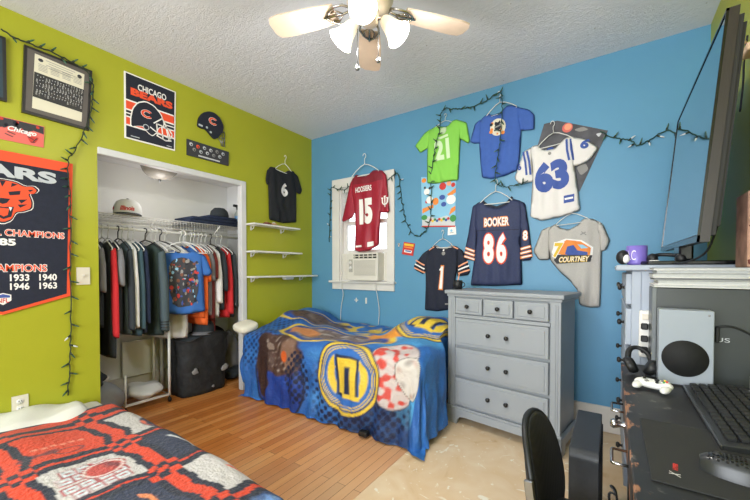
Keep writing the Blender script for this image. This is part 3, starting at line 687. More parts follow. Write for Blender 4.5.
prt(s, 'shoulder_piping', t, lambda s, m: (s.line(m, [(1.535, 1.35), (1.585, 1.375)], .010, 'peach_print'), s.line(m, [(1.775, 1.372), (1.815, 1.352)], .010, 'peach_print')))
hang(H_W, (1.668, -.021, 1.528), 'white hanger holding the small navy 1 jersey', (0, 0, 0), (.5, 1, .8))

# grey racing tee
t, s, *sl = garment('t_shirt', 'grey tee with an orange racing car print, right of the dresser top', 't-shirt', BACK,
    [(2.555, 1.50), (2.59, 1.518), (2.623, 1.482), (2.679, 1.468), (2.735, 1.50), (2.77, 1.545), (2.83, 1.538), (2.874, 1.505), (2.886, 1.316), (2.885, 1.102), (2.881, 0.896), (2.814, 0.891), (2.75, 0.905), (2.738, 1.011), (2.69, 1.081), (2.625, 1.143), (2.556, 1.235), (2.535, 1.356), (2.535, 1.47)], 'grey_cloth', w0=.016, T=.018, seed=23, fold=.013,
    sleeves=([(2.85, 1.525), (2.892, 1.495), (2.935, 1.374), (2.914, 1.31), (2.875, 1.294)], [(2.555, 1.502), (2.491, 1.478), (2.432, 1.312), (2.472, 1.242), (2.55, 1.244)]))
def race(s, m):
    s.poly_print(m, [(2.565, 1.30), (2.59, 1.375), (2.66, 1.40), (2.76, 1.385), (2.835, 1.33), (2.828, 1.245), (2.70, 1.215), (2.60, 1.235)], 'white_print', .0025)
    s.poly_print(m, [(2.60, 1.29), (2.615, 1.36), (2.665, 1.39), (2.755, 1.375), (2.82, 1.325), (2.815, 1.275), (2.70, 1.26)], 'orange_soft', .0032)
    s.poly_print(m, [(2.655, 1.285), (2.67, 1.34), (2.71, 1.35), (2.735, 1.31), (2.80, 1.295), (2.80, 1.275), (2.70, 1.268)], 'blue_print', .004)
    s.poly_print(m, [(2.735, 1.355), (2.77, 1.35), (2.805, 1.325), (2.76, 1.322)], 'sky_print', .0042)
    s.poly_print(m, [(2.58, 1.24), (2.60, 1.282), (2.83, 1.272), (2.818, 1.225), (2.60, 1.212)], 'dark_print', .0047)
    s.text(m, '7', (2.61, 1.315), .085, .125, 'white_print', .0052, bold=.09, shear=.2); s.text(m, '7', (2.61, 1.315), .07, .11, 'yellow_print', .006, bold=.04, shear=.2)
    s.text(m, 'COURTNEY', (2.715, 1.245), .20, .045, 'yellow_print', .0056, bold=.06, shear=.25, rot=.03); s.text(m, 'COURTNEY', (2.713, 1.246), .195, .036, 'white_print', .0064, bold=.0, shear=.25, rot=.03)
prt(s, 'racing_print', t, race)
prt(s, 'chest_mark', t, lambda s, m: (s.line(m, [(2.755, 1.425), (2.785, 1.44)], .008, 'grey_print'), s.line(m, [(2.76, 1.445), (2.79, 1.42)], .006, 'grey_print')))
hang(H_W, (2.69, -.023, 1.66), 'white hanger holding the grey racing tee', (0, math.radians(-5), 0), (.55, 1, .75))

# ------------------------------------------------------------------ flat things on the walls
def flat(name, label, cat, fr, poly, th, mat, w=.001, group=None):
    A = np.array(poly); base = fr.P(A[:, 0].mean(), A[:, 1].min(), w)
    t = thing(name, label, cat, base, group); m = MB(); n = len(poly)
    vs = [fr.P(u, v, w) for u, v in poly] + [fr.P(u, v, w+th) for u, v in poly]
    m.add(vs, [tuple(range(n))[::-1], tuple(range(n, 2*n))] + [(i, (i+1) % n, n+(i+1) % n, n+i) for i in range(n)], mat)
    return t, m, Sheet(fr, None, w+th, 0)
def rect(u0, v0, u1, v1): return [(u0, v0), (u1, v0), (u1, v1), (u0, v1)]
def arcpts(c, rx, ry, a0, a1, n=20, rot=0): return [(c[0]+rx*math.cos(math.radians(a))*math.cos(rot)-ry*math.sin(math.radians(a))*math.sin(rot), c[1]+rx*math.cos(math.radians(a))*math.sin(rot)+ry*math.sin(math.radians(a))*math.cos(rot)) for a in np.linspace(a0, a1, n)]
def bigC(s, m, c, w, h, off=.001):
    for k, (mat, g) in enumerate((('white_print', 0), ('orange_print', .13))):
        o = arcpts(c, w*(.5-g*.25), h*(.5-g*.25), 38, 322, 24); i = arcpts(c, w*(.24+g*.25), h*(.24+g*.25), 322, 38, 24)
        s.poly_print(m, o+i, mat, off+k*.0006)
HEL = [(0, .08), (.0, .35), (.06, .65), (.2, .88), (.42, 1.0), (.66, .95), (.86, .76), (.95, .52), (.93, .36), (.80, .32), (.72, .12), (.60, -.02), (.46, .05), (.34, .20), (.18, .16)]
def helmet(s, m, u0, v0, w, h, off=.001, edge='silver_print'):
    P = [(u0+a*w, v0+b*h) for a, b in smooth_poly(HEL, 1)]; c = np.mean(P, 0)
    if edge: s.poly_print(m, [tuple(c+(np.array(p)-c)*1.07) for p in P], edge, off)
    s.poly_print(m, P, 'navy_print', off+.0006)
    bigC(s, m, (u0+.45*w, v0+.62*h), w*.36, h*.27, off+.0012)

# framed team photo
t, m, s = flat('picture_frame', 'dark framed team photo with printed roster, upper left of the green wall', 'picture frame', LEFT, [(-2.451, 2.112), (-2.128, 2.107), (-2.106, 2.515), (-2.436, 2.519)], .022, 'frame_black')
m.build('frame', t)
prt(s, 'mat_board', t, lambda s, m: s.poly_print(m, [(-2.437, 2.128), (-2.142, 2.122), (-2.122, 2.50), (-2.423, 2.504)], 'mat_grey', .001))
def roster(s, m):
    s.poly_print(m, [(-2.408, 2.151), (-2.169, 2.150), (-2.150, 2.470), (-2.391, 2.487)], 'photo_paper', .002)
    for k in range(4): s.line(m, [(-2.34+.012*(k % 2), 2.468-.014*k), (-2.20-.012*(k % 2), 2.46-.014*k)], .0035, 'grey_print', .0025)
    for c in range(4):
        for k in range(5): s.line(m, [(-2.375+.056*c, 2.432-.009*k), (-2.335+.056*c, 2.430-.009*k)], .003, 'grey_print', .0025)
    s.disc(m, (-2.365, 2.458), .012, 'dark_print', .0026, ry=.010); s.disc(m, (-2.176, 2.444), .012, 'dark_print', .0026, ry=.012)
prt(s, 'roster_sheet', t, roster)
def tphoto(s, m):
    s.poly_print(m, [(-2.404, 2.222), (-2.165, 2.212), (-2.154, 2.366), (-2.395, 2.376)], 'photo_dark', .003); rs = random.Random(2)
    for r in range(6):
        for k in range(17):
            u = -2.388+.0135*k+.003*(r % 2)+r*.001; v = 2.245+.021*r+rs.uniform(-.003, .003)
            s.poly_print(m, [(u-.0045, v-.009), (u+.0045, v-.009), (u+.003, v+.004), (u-.003, v+.004)], rs.choice(['grey_print', 'mat_grey', 'dark_print']), .0036)
            s.disc(m, (u, v+.007), .0026, 'light_grey_print', .004, 6)
prt(s, 'team_photo', t, tphoto)
# neighbour frame, cut by the picture edge
t, m, s = flat('picture_frame', 'dark glazed frame at the far left beside the team photo', 'picture frame', LEFT, rect(-2.80, 2.148, -2.513, 2.516), .022, 'frame_black'); m.build('frame', t)
prt(s, 'print', t, lambda s, m: s.poly_print(m, rect(-2.785, 2.163, -2.528, 2.501), 'frame_inner', .001))
# red plate sign
t, m, s = flat('metal_sign', 'red and navy plate sign with white script above the banner', 'sign', LEFT, [(-2.66, 1.925), (-2.354, 1.930), (-2.349, 2.062), (-2.66, 2.057)], .004, 'pink_print'); m.build('plate', t)
def plate(s, m):
    rs = random.Random(5)
    s.poly_print(m, [(-2.655, 2.054), (-2.352, 2.058), (-2.353, 2.012), (-2.40, 2.02), (-2.44, 1.996), (-2.50, 2.014), (-2.55, 1.992), (-2.655, 2.01)], 'dark_print', .0006)
    for k in range(16):
        u = rs.uniform(-2.65, -2.37); v = rs.uniform(2.005, 2.05); s.disc(m, (u, v), rs.uniform(.006, .014), rs.choice(['dark_print', 'red_print', 'navy_print']), .001, 8)
    s.poly_print(m, smooth_poly([(-2.43, 1.985), (-2.40, 1.98), (-2.375, 1.985), (-2.385, 1.96), (-2.395, 1.945), (-2.41, 1.94), (-2.42, 1.955)], 1), 'red_print', .0012)
    for a, b in (((-2.422, 1.975), (-2.40, 1.965)), ((-2.385, 1.975), (-2.40, 1.955)), ((-2.41, 1.948), (-2.395, 1.95)), ((-2.52, 1.965), (-2.49, 1.955)), ((-2.51, 1.98), (-2.48, 1.972))): s.line(m, [a, b], .005, 'dark_print', .0016)
prt(s, 'plate_art', t, plate)
prt(s, 'lettering', t, lambda s, m: s.text(m, 'Chicago', (-2.448, 1.998), .125, .038, 'white_print', .003, bold=.03, shear=.3))

# banner
BC = -2.545
t, m, s = flat('pennant_banner', 'large navy championship banner edged in orange on the green wall', 'banner', LEFT, [(-2.215, 1.862), (-2.875, 1.862), (-2.862, 1.0), (BC, .905), (-2.238, .996)][::-1], .010, 'orange_print', .004); m.build('border', t)
prt(s, 'field', t, lambda s, m: s.poly_print(m, [(-2.235, 1.800), (-2.855, 1.800), (-2.842, 1.018), (BC, .922), (-2.256, 1.012)][::-1], 'navy_cloth', .001))
prt(s, 'team_lettering', t, lambda s, m: s.text(m, 'BEARS', (BC-.002, 1.745), .50, .072, 'silver_print', .002, bold=.05))
prt(s, 'title_lettering', t, lambda s, m: (s.text(m, 'SUPER BOWL CHAMPIONS', (BC, 1.386), .565, .043, 'white_print', .0018, bold=.055), s.text(m, 'SUPER BOWL CHAMPIONS', (BC, 1.386), .558, .036, 'orange_print', .0026, bold=.015)))
prt(s, 'year_lettering', t, lambda s, m: s.text(m, '1985', (BC-.006, 1.330), .13, .042, 'white_print', .002, bold=.04))
prt(s, 'league_lettering', t, lambda s, m: (s.text(m, 'NFL CHAMPIONS', (BC, 1.178), .395, .050, 'white_print', .0018, bold=.055), s.text(m, 'NFL CHAMPIONS', (BC, 1.178), .388, .042, 'orange_print', .0026, bold=.015)))
for u, a, b in ((-2.345, '1940', '1963'), (-2.472, '1933', '1946'), (-2.618, '1932', '1943'), (-2.745, '1921', '1941')):
    prt(s, 'year_lettering', t, lambda s, m: s.text(m, a, (u, 1.120), .083, .042, 'white_print', .002, bold=.03)); prt(s, 'year_lettering', t, lambda s, m: s.text(m, b, (u, 1.068), .083, .042, 'white_print', .002, bold=.03))
def shield(s, m):
    c = (BC+.002, .998)
    s.poly_print(m, [(c[0]-.034, c[1]+.022), (c[0], c[1]+.034), (c[0]+.034, c[1]+.022), (c[0]+.034, c[1]-.012), (c[0], c[1]-.036), (c[0]-.034, c[1]-.012)], 'white_print', .002)
    s.poly_print(m, [(c[0]-.029, c[1]+.018), (c[0], c[1]+.028), (c[0]+.029, c[1]+.018), (c[0]+.029, c[1]+.006), (c[0]-.029, c[1]+.006)], 'blue_print', .0026)
    s.text(m, 'NFL', (c[0], c[1]-.010), .048, .026, 'red_print', .003, bold=.02)
prt(s, 'shield_emblem', t, shield)
def bear(s, m):
    c = np.array((-2.535, 1.570)); S = .145
    def P(pts): return [(c[0]+a*S, c[1]+b*S) for a, b in pts]
    face = [(-.80, .55), (-.95, .78), (-.72, .86), (-.5, .70), (-.1, .82), (.35, .80), (.60, .66), (.86, .72), (1.0, .58), (.90, .42), (.72, .40), (.82, .1), (.80, -.2), (.55, -.35), (.35, -.40), (.22, -.72), (.0, -.86), (-.25, -.80), (-.42, -.5), (-.62, -.35), (-.82, -.1), (-.85, .25)]
    o = np.array(face); ce = o.mean(0)
    for mat, k, of in (('white_print', 1.10, .002), ('navy_print', 1.065, .0026), ('orange_print', 1.0, .0032)):
        s.poly_print(m, smooth_poly(P([tuple(ce+(p-ce)*k) for p in o]), 1), mat, of)
    for pts in ([(-.45, .45), (-.15, .38), (-.12, .25), (-.40, .30)], [(.15, .38), (.50, .48), (.48, .32), (.18, .24)], [(-.22, .10), (.20, .10), (.10, -.08), (-.02, -.14), (-.14, -.08)],
                [(-.30, -.22), (.0, -.26), (.30, -.2), (.22, -.62), (-.0, -.74), (-.24, -.62)], [(-.70, .12), (-.45, .10), (-.52, -.02)], [(.42, .10), (.70, .16), (.52, -.04)], [(-.72, -.08), (-.45, -.12), (-.5, -.22)], [(.40, -.1), (.70, -.05), (.48, -.22)],
                [(-.1, .80), (-.02, .55), (.08, .80)], [(.25, .76), (.22, .58), (.42, .72)], [(-.45, .70), (-.30, .55), (-.25, .74)], [(.72, .56), (.90, .60), (.78, .48)], [(-.74, .74), (-.86, .72), (-.70, .62)]):
        s.poly_print(m, P(pts), 'navy_print', .0038)
    s.poly_print(m, P([(-.16, -.30), (.16, -.30), (.12, -.56), (0, -.64), (-.12, -.56)]), 'orange_print', .0044)
    for x in (-.22, .2): s.poly_print(m, P([(x-.05, -.24), (x+.05, -.24), (x, -.40)]), 'white_print', .0046)
prt(s, 'bear_emblem', t, bear)

# navy helmet poster
t, m, s = flat('poster', 'navy poster with a big football helmet and orange stripes above the closet', 'poster', LEFT, [(-1.916, 2.128), (-1.563, 2.131), (-1.551, 2.610), (-1.914, 2.612)], .006, 'white_print'); m.build('border', t)
def poster(s, m):
    s.poly_print(m, [(-1.906, 2.138), (-1.571, 2.141), (-1.561, 2.602), (-1.904, 2.603)], 'navy_print', .0006)
    for a, b, mat in ((2.415, 2.335, 'white_print'), (2.404, 2.346, 'orange_print'), (2.294, 2.222, 'white_print'), (2.284, 2.233, 'orange_print')): s.poly_print(m, rect(-1.905, b, -1.57, a), mat, .0012 if mat[0] == 'w' else .0018)
    s.line(m, [(-1.905, 2.314), (-1.57, 2.316)], .008, 'white_print', .0012)
    s.line(m, [(-1.875, 2.155), (-1.82, 2.155)], .006, 'silver_print', .0012); s.line(m, [(-1.625, 2.155), (-1.59, 2.155)], .006, 'silver_print', .0012)
prt(s, 'stripes', t, poster)
prt(s, 'lettering', t, lambda s, m: (s.text(m, 'CHICAGO', (-1.727, 2.531), .20, .048, 'white_print', .002, bold=.02), s.text(m, 'BEARS', (-1.727, 2.483), .295, .055, 'orange_print', .002, bold=.06)))
def phel(s, m):
    helmet(s, m, -1.873, 2.205, .235, .235, .0024, 'white_print')
    for pts in ([(-1.72, 2.30), (-1.66, 2.355), (-1.645, 2.335), (-1.60, 2.225)], [(-1.745, 2.26), (-1.70, 2.235), (-1.60, 2.215), (-1.585, 2.25), (-1.61, 2.29), (-1.69, 2.30)], [(-1.70, 2.21), (-1.635, 2.19), (-1.595, 2.20)], [(-1.70, 2.30), (-1.695, 2.215)], [(-1.665, 2.30), (-1.655, 2.195)], [(-1.635, 2.30), (-1.61, 2.20)]): s.line(m, pts, .009, 'white_print', .0048)
    s.disc(m, (-1.775, 2.25), .022, 'silver_print', .0042, 14); s.disc(m, (-1.775, 2.25), .016, 'navy_print', .0048, 14)
prt(s, 'helmet_emblem', t, phel)

# helmet plaque and black strip plaque
hp = [(-1.380, 2.392), (-1.370, 2.465), (-1.336, 2.519), (-1.283, 2.553), (-1.222, 2.560), (-1.170, 2.531), (-1.138, 2.472), (-1.145, 2.421), (-1.193, 2.350), (-1.224, 2.328), (-1.255, 2.344), (-1.305, 2.388), (-1.344, 2.384)]
t, m, s = flat('helmet_plaque', 'navy football helmet wall cutout with an orange C and grey mask', 'wall plaque', LEFT, smooth_poly(hp, 1)[::-1], .018, 'navy_print'); m.build('shell', t)
prt(s, 'emblem', t, lambda s, m: bigC(s, m, (-1.24, 2.478), .085, .066, .001))
m = MB()
for pts in ([(-1.20, 2.375), (-1.165, 2.40), (-1.13, 2.425)], [(-1.195, 2.36), (-1.165, 2.325), (-1.16, 2.29), (-1.13, 2.288), (-1.128, 2.35), (-1.13, 2.425)], [(-1.17, 2.36), (-1.13, 2.36)], [(-1.16, 2.32), (-1.13, 2.322)], [(-1.15, 2.40), (-1.15, 2.29)]): m.tube([LEFT.P(a, b, .012) for a, b in pts], .004, 'steel', 6)
m.build('face_mask', t)
prt(s, 'ear_hole', t, lambda s, m: (s.disc(m, (-1.30, 2.405), .010, 'silver_print', n=12), s.disc(m, (-1.265, 2.375), .010, 'silver_print', n=12), s.poly_print(m, [(-1.375, 2.40), (-1.34, 2.395), (-1.335, 2.41), (-1.372, 2.415)], 'silver_print')))
t, m, s = flat('strip_plaque', 'black strip sign with rows of small silver badges under the helmet', 'wall plaque', LEFT, [(-1.468, 2.125), (-1.089, 2.126), (-1.085, 2.254), (-1.468, 2.258)], .012, 'dark_print'); m.build('board', t)
def badges(s, m):
    for k in range(6):
        for r in (0, 1):
            if (k, r) == (5, 1): continue
            c = (-1.435+.058*k+.026*r, 2.222-.038*r-.004*(k % 2)); rr = .015
            s.disc(m, c, rr, 'orange_print' if (k, r) == (1, 0) else ('light_grey_print', 'grey_print', 'silver_print')[(k+r) % 3], .001, 12); s.disc(m, (c[0]+.003, c[1]-.003), rr*.5, 'dark_print', .0016, 8)
    s.line(m, [(-1.37, 2.143), (-1.18, 2.142)], .012, 'light_grey_print', .001)
prt(s, 'badges', t, badges)

# switch and outlet plates
def plate_thing(name, label, cat, fr, u, v, kind):
    t, m, s = flat(name, label, cat, fr, rect(u-.036, v-.058, u+.036, v+.058), .006, 'ivory'); m.build('cover_plate', t); m = MB()
    if kind == 'switch':
        m.box((-.006, -.012, 0), (.006, .012, .004), 'ivory'); m.box((-.004, 0, .003), (.004, .010, .016), 'trim_white')
    else:
        for z in (-.022, .022):
            m.lathe([(0, .003), (.016, .003), (.017, 0)], 'trim_white', 16, X=Matrix.Translation((0, z, 0)))
            for x in (-.006, .006): m.box((x-.0015, z-.002, .002), (x+.0015, z+.007, .004), 'dark_slot')
            m.box((-.002, z-.010, .002), (.002, z-.006, .004), 'dark_slot')
    R = Matrix((tuple(fr.U)+(0,), tuple(fr.V)+(0,), tuple(fr.W)+(0,), (0, 0, 0, 1))).transposed(); T = Matrix.Translation(fr.P(u, v, .007)) @ R
    m.v = [tuple(T @ Vector(p)) for p in m.v]; m.build('toggle' if kind == 'switch' else 'socket', t)
plate_thing('light_switch', 'ivory light switch on the green wall beside the closet', 'light switch', LEFT, -2.166, 1.125, 'switch')
plate_thing('wall_outlet', 'ivory outlet on the green wall just above the left bed', 'outlet', LEFT, -2.478, .352, 'outlet')
m = MB(); m.box((.786, -.008, .805), (.806, -.001, .868), 'trim_white', .002); tag(m.build('wall_bracket'), 'small white vertical clip on the blue wall below the window', 'bracket')
m = MB(); m.box((.64, -.006, .832), (.69, -.001, .842), 'trim_white', .001); m.box((.659, -.008, .815), (.671, -.001, .862), 'trim_white', .001); tag(m.build('wall_hook'), 'tiny cross shaped hook on the blue wall below the window', 'hook')
m = MB(); m.cyl((1.201, -.001, 1.42), (1.201, -.02, 1.42), .009, 'trim_white', n=10); m.box((1.194, -.02, 1.395), (1.208, -.006, 1.43), 'trim_white', .003); tag(m.build('wall_hook'), 'small white adhesive hook right of the window casing', 'hook')

# colourful poster (generic), card, tag, grey pennant
t, m, s = flat('poster', 'bright sky blue poster with scattered colourful shapes under the green tee', 'poster', BACK, [(1.451, 1.573), (1.779, 1.552), (1.787, 1.990), (1.439, 2.048)], .003, 'poster_sky'); m.build('sheet', t)
def art(s, m):
    rs = random.Random(11); of = .0006
    s.poly_print(m, [(1.453, 1.575), (1.779, 1.555), (1.779, 1.62), (1.70, 1.66), (1.60, 1.64), (1.52, 1.67), (1.452, 1.65)], 'light_grey_print', of)
    for q in ([(1.455, 1.70), (1.57, 1.745), (1.57, 1.775), (1.455, 1.745)], [(1.70, 1.85), (1.785, 1.90), (1.785, 1.86), (1.73, 1.83)], [(1.72, 1.66), (1.782, 1.70), (1.782, 1.74), (1.74, 1.72)]): s.poly_print(m, q, 'orange_soft', of+.0006)
    for c, r, q in (((1.50, 1.90), .03, 'white_print'), ((1.74, 1.80), .045, 'white_print'), ((1.53, 1.82), .035, 'white_print'), ((1.50, 1.805), .016, 'red_print'), ((1.72, 1.95), .022, 'peach_print'), ((1.47, 2.01), .025, 'orange_soft'), ((1.76, 1.63), .03, 'leaf_print'), ((1.475, 1.66), .032, 'leaf_print'), ((1.59, 1.80), .03, 'orange_soft'), ((1.66, 1.93), .034, 'red_print'), ((1.63, 1.98), .018, 'red_print'), ((1.655, 1.83), .030, 'blue_print'), ((1.67, 1.765), .026, 'blue_print'), ((1.48, 1.94), .012, 'dark_print'), ((1.53, 1.93), .012, 'dark_print'), ((1.76, 1.93), .02, 'red_print')): s.disc(m, c, r, q, of+.0012+rs.random()*.0006, 14, ry=r*rs.uniform(.75, 1.15))
    for k in range(9): s.disc(m, (1.54+.022*k, 1.632-.012*(k % 2)), .013, ['red_print', 'yellow_print', 'leaf_print', 'blue_print'][k % 4], of+.002, 10)
    s.line(m, [(1.452, 1.578), (1.778, 1.557)], .012, 'red_print', of+.0024)
prt(s, 'artwork', t, art)
t, m, s = flat('paper_tag', 'small white paper tag pinned under the sky blue poster', 'tag', BACK, [(1.708, 1.480), (1.790, 1.484), (1.786, 1.556), (1.712, 1.550)], .002, 'white_print', .001); m.build('tag_sheet', t)
prt(s, 'print', t, lambda s, m: (s.disc(m, (1.745, 1.52), .012, 'sky_print', n=10), s.line(m, [(1.73, 1.50), (1.765, 1.502)], .005, 'grey_print')))
t, m, s = flat('sticker_card', 'small red and orange card stuck on the blue wall by the window', 'card', BACK, [(1.232, 1.321), (1.355, 1.299), (1.376, 1.418), (1.255, 1.440)], .006, 'red_print'); m.build('card', t)
prt(s, 'print', t, lambda s, m: (s.line(m, [(1.268, 1.415), (1.355, 1.40)], .022, 'yellow_print', .001), s.line(m, [(1.262, 1.39), (1.35, 1.375)], .012, 'orange_soft', .001), s.poly_print(m, [(1.262, 1.365), (1.345, 1.35), (1.338, 1.325), (1.255, 1.34)], 'white_print', .001), s.line(m, [(1.275, 1.352), (1.33, 1.342)], .012, 'blue_print', .0016)))
t, m, s = flat('pennant', 'dark grey triangular pennant with a moon, tucked behind the white jersey', 'pennant', BACK, [(2.50, 2.30), (2.42, 2.02), (2.742, 1.745), (2.914, 2.157), (2.592, 2.304)][::-1], .004, 'pennant_grey'); m.build('flag', t)
prt(s, 'moon_print', t, lambda s, m: (s.disc(m, (2.66, 2.235), .035, 'pink_print', .0006), s.disc(m, (2.664, 2.24), .024, 'peach_print', .001)))
for pp, mt in (([(2.70, 2.21), (2.76, 2.22), (2.80, 2.19), (2.74, 2.185)], 'grey_print'), ([(2.72, 1.93), (2.78, 1.95), (2.80, 1.90), (2.75, 1.86)], 'grey_print'), ([(2.84, 2.15), (2.88, 2.15), (2.86, 2.12)], 'light_grey_print')): prt(s, 'rock_print', t, lambda s, m: s.poly_print(m, smooth_poly(pp, 2), mt, .001))

# ------------------------------------------------------------------ string lights and cords
def catmull(P, n=8):
    P = [Vector(p) for p in P]; out = []
    for i in range(len(P)-1):
        a, b, c, d = P[max(i-1, 0)], P[i], P[i+1], P[min(i+2, len(P)-1)]
        for k in range(n):
            t = k/n; out.append(.5*((2*b) + (c-a)*t + (2*a-5*b+4*c-d)*t*t + (3*b-a-3*c+d)*t**3))
    return out + [P[-1]]
def bulb_mesh(mat, name):
    m = MB(); m.lathe([(0, 0), (.0045, 0), (.0045, .014), (.0035, .016)], 'cord_dark', 8, cap0=True); m.lathe([(.0035, .014), (.004, .024), (.002, .034), (0, .037)], mat, 8)
    me = bpy.data.meshes.new(name); me.from_pydata(m.v, [], m.f)
    for q in m.mats: me.materials.append(MATS[q])
    me.polygons.foreach_set('material_index', m.m); me.polygons.foreach_set('use_smooth', m.sm); me.update(); return me
BULB = bulb_mesh('bulb_dark', 'bulb'); BULBC = bulb_mesh('bulb_clear', 'bulb')
def string_lights(label, pts, wn, gap_, cordmat='cord_dark', seed=0, clear=(), sag=0.004, r=.0032):
    rs = random.Random(seed); P = catmull(pts, 10); wn = Vector(wn); side = lambda t: t.cross(wn).normalized()
    Q = []
    for i, p in enumerate(P):
        t = (P[min(i+1, len(P)-1)]-P[max(i-1, 0)]).normalized(); Q.append(p + side(t)*rs.uniform(-sag, sag))
    t = thing('string_lights', label, 'string lights', min(Q, key=lambda p: p.z)); O = ORI[t.name]
    m = MB(); m.tube(Q, r, cordmat, 6); m.tube([p + wn*.004 + Vector((0, 0, .002)) for p in Q], r*.8, cordmat, 5); m.build('cord', t)
    acc = 0; sgn = 1; k = 0
    for a, b in zip(Q, Q[1:]):
        acc += (b-a).length
        if acc > gap_*.8:
            acc = 0; tt = (b-a).normalized(); d = (side(tt)*sgn*rs.uniform(.5, 1) + tt*rs.uniform(.1, .8) + wn*rs.uniform(.1, .5)).normalized(); sgn = -sgn if rs.random() < .7 else sgn
            o = bpy.data.objects.new('bulb', BULBC if k in clear else BULB); C.objects.link(o); o.parent = t; o.location = b-O; o.rotation_euler = d.to_track_quat('Z', 'Y').to_euler(); o.scale = (1.3,)*3; k += 1
    return t
string_lights('dark string lights running along the green wall and down beside the banner', [(.034, -2.536, 2.545), (.034, -2.454, 2.527), (.034, -2.32, 2.53), (.034, -2.198, 2.508), (.034, -2.125, 2.48), (.034, -2.108, 2.375), (.034, -2.133, 2.176), (.02, -2.204, 1.955), (.022, -2.241, 1.861), (.022, -2.234, 1.622), (.022, -2.238, 1.231), (.012, -2.239, 0.772), (.012, -2.247, 0.511), (.012, -2.259, 0.345)], (1, 0, 0), .062, seed=4, clear=(33, 34))
string_lights('green string lights draped over the window casing left of the jersey', [(.282, -.012, 1.48), (.292, -.012, 1.62), (.298, -.012, 1.784), (.325, -.03, 2.02), (.345, -.036, 2.09), (.43, -.038, 2.055), (.531, -.038, 2.035), (.60, -.038, 2.06), (.66, -.038, 2.02)], (0, -1, 0), .07, 'cord_green', 6, clear=(0, 2))
string_lights('green string lights looping from window up the wall over green and blue tees', [(1.085, -.036, 2.06), (1.155, -.036, 2.10), (1.205, -.03, 2.10), (1.219, -.012, 1.939), (1.253, -.012, 1.742), (1.297, -.012, 1.595), (1.40, -.012, 1.485), (1.50, -.012, 1.545), (1.548, -.02, 1.669), (1.558, -.03, 1.986), (1.605, -.060, 2.251), (1.650, -.060, 2.42), (1.673, -.05, 2.595), (1.76, -.02, 2.60), (1.849, -.02, 2.58), (2.022, -.02, 2.58), (2.169, -.042, 2.618), (2.198, -.060, 2.53), (2.190, -.066, 2.299), (2.164, -.066, 2.061), (2.141, -.05, 1.90), (2.20, -.046, 1.85), (2.30, -.046, 1.843), (2.40, -.07, 1.86)], (0, -1, 0), .066, 'cord_green', 9, clear=(3,), sag=.006)
string_lights('green string lights strung from the grey pennant across to the right corner', [(2.867, -.014, 2.159), (2.938, -.016, 2.10), (3.041, -.018, 2.056), (3.085, -.018, 2.012), (3.149, -.018, 2.037), (3.242, -.018, 2.08), (3.33, -.018, 2.0), (3.43, -.018, 2.02)], (0, -1, 0), .06, 'cord_green', 12, clear=(3, 4, 6, 7))
for x0, x1, s in ((.50, .455, 'left'), (.953, .962, 'right')):
    m = MB(); m.tube(catmull([(x0, -.062, 1.03), (x0-.004, -.060, 1.0), (x0+.002, -.03, .9), (x1+.01, -.02, .75), (x1, -.02, .60)], 6), .0035, 'trim_white', 6)
    tag(m.build('blind_cord'), 'white blind cord hanging from the window sill, the one nearer the ' + ('green wall' if s == 'left' else 'red card'), 'cord')

# ------------------------------------------------------------------ air conditioner in the window
ac = thing('window_air_conditioner', 'off-white window air conditioner sitting on the window sill', 'air conditioner', (.82, -.05, 1.05))
m = MB(); m.box((.625, -.10, 1.052), (1.005, .30, 1.340), 'ac_white', .008, 2); m.build('housing', ac)
m = MB(); m.box((.705, -.108, 1.105), (.992, -.098, 1.268), 'ac_white', .003); pn = m.build('intake_grille', ac)
m = MB()
for k in range(13): m.box((.715, -.112, 1.114+k*.0118), (.982, -.106, 1.119+k*.0118), 'ac_grille')
m.build('grille_slats', pn)
m = MB(); m.box((.705, -.103, 1.283), (.992, -.095, 1.325), 'dark_slot'); v = m.build('air_outlet', ac)
m = MB()
for k in range(5): m.box((.72+.056*k, -.112, 1.285), (.728+.056*k, -.10, 1.323), 'ac_white')
m.box((.705, -.112, 1.300), (.992, -.104, 1.308), 'ac_white'); m.build('louver', v)
m = MB(); m.box((.640, -.104, 1.14), (.690, -.098, 1.275), 'ac_grille', .002); cp = m.build('control_panel', ac)
for z in (1.185, 1.24):
    m = MB(); m.lathe([(0, .014), (.013, .013), (.016, 0)], 'white_plastic', 16, X=Matrix.Translation((.665, -.104, z)) @ Matrix.Rotation(PI/2, 4, 'X')); m.build('dial', cp)
for a, b in ((WX0+.022, .624), (1.006, WX1-.022)):
    m = MB(); n = max(3, int((b-a)/.016))
    for k in range(n): m.box((a+(b-a)*k/n, .020+.004*(k % 2), 1.05), (a+(b-a)*(k+1)/n, .03+.004*(k % 2), 1.343), 'ac_white', .001)
    m.build('side_curtain', ac)

# ------------------------------------------------------------------ floating shelves and what is on them
def wshelf(y0, y1, z, label):
    t = thing('wall_shelf', label, 'shelf', (.0, (y0+y1)/2, z), 'white shelves stacked on the green wall')
    m = MB(); m.box((.001, y0, z), (.135, y1, z+.016), 'white_plastic', .003); m.build('board', t)
    for y in (y0+.06, y1-.16):
        m = MB(); m.box((.001, y-.008, z-.045), (.006, y+.008, z), 'white_metal'); m.box((.001, y-.008, z-.006), (.10, y+.008, z), 'white_metal'); m.tube([(.006, y, z-.04), (.04, y, z-.028), (.055, y, z-.004)], .004, 'white_metal', 6); m.build('bracket', t)
    return t
wshelf(-.905, -.31, 1.600, 'topmost white wall shelf under the black tee'); wshelf(-.905, -.28, 1.335, 'middle white wall shelf on the green wall'); wshelf(-.905, -.04, 1.088, 'lowest and longest white wall shelf, reaching the blue corner')
m = MB(); m.ell((.07, -.70, 1.631), (.03, .05, .014), 'cloth_maroon', 12, 8); m.ell((.075, -.715, 1.639), (.016, .02, .010), 'cloth_tan', 10, 6); tag(m.build('toy_car'), 'small maroon toy lying on the topmost wall shelf', 'toy')
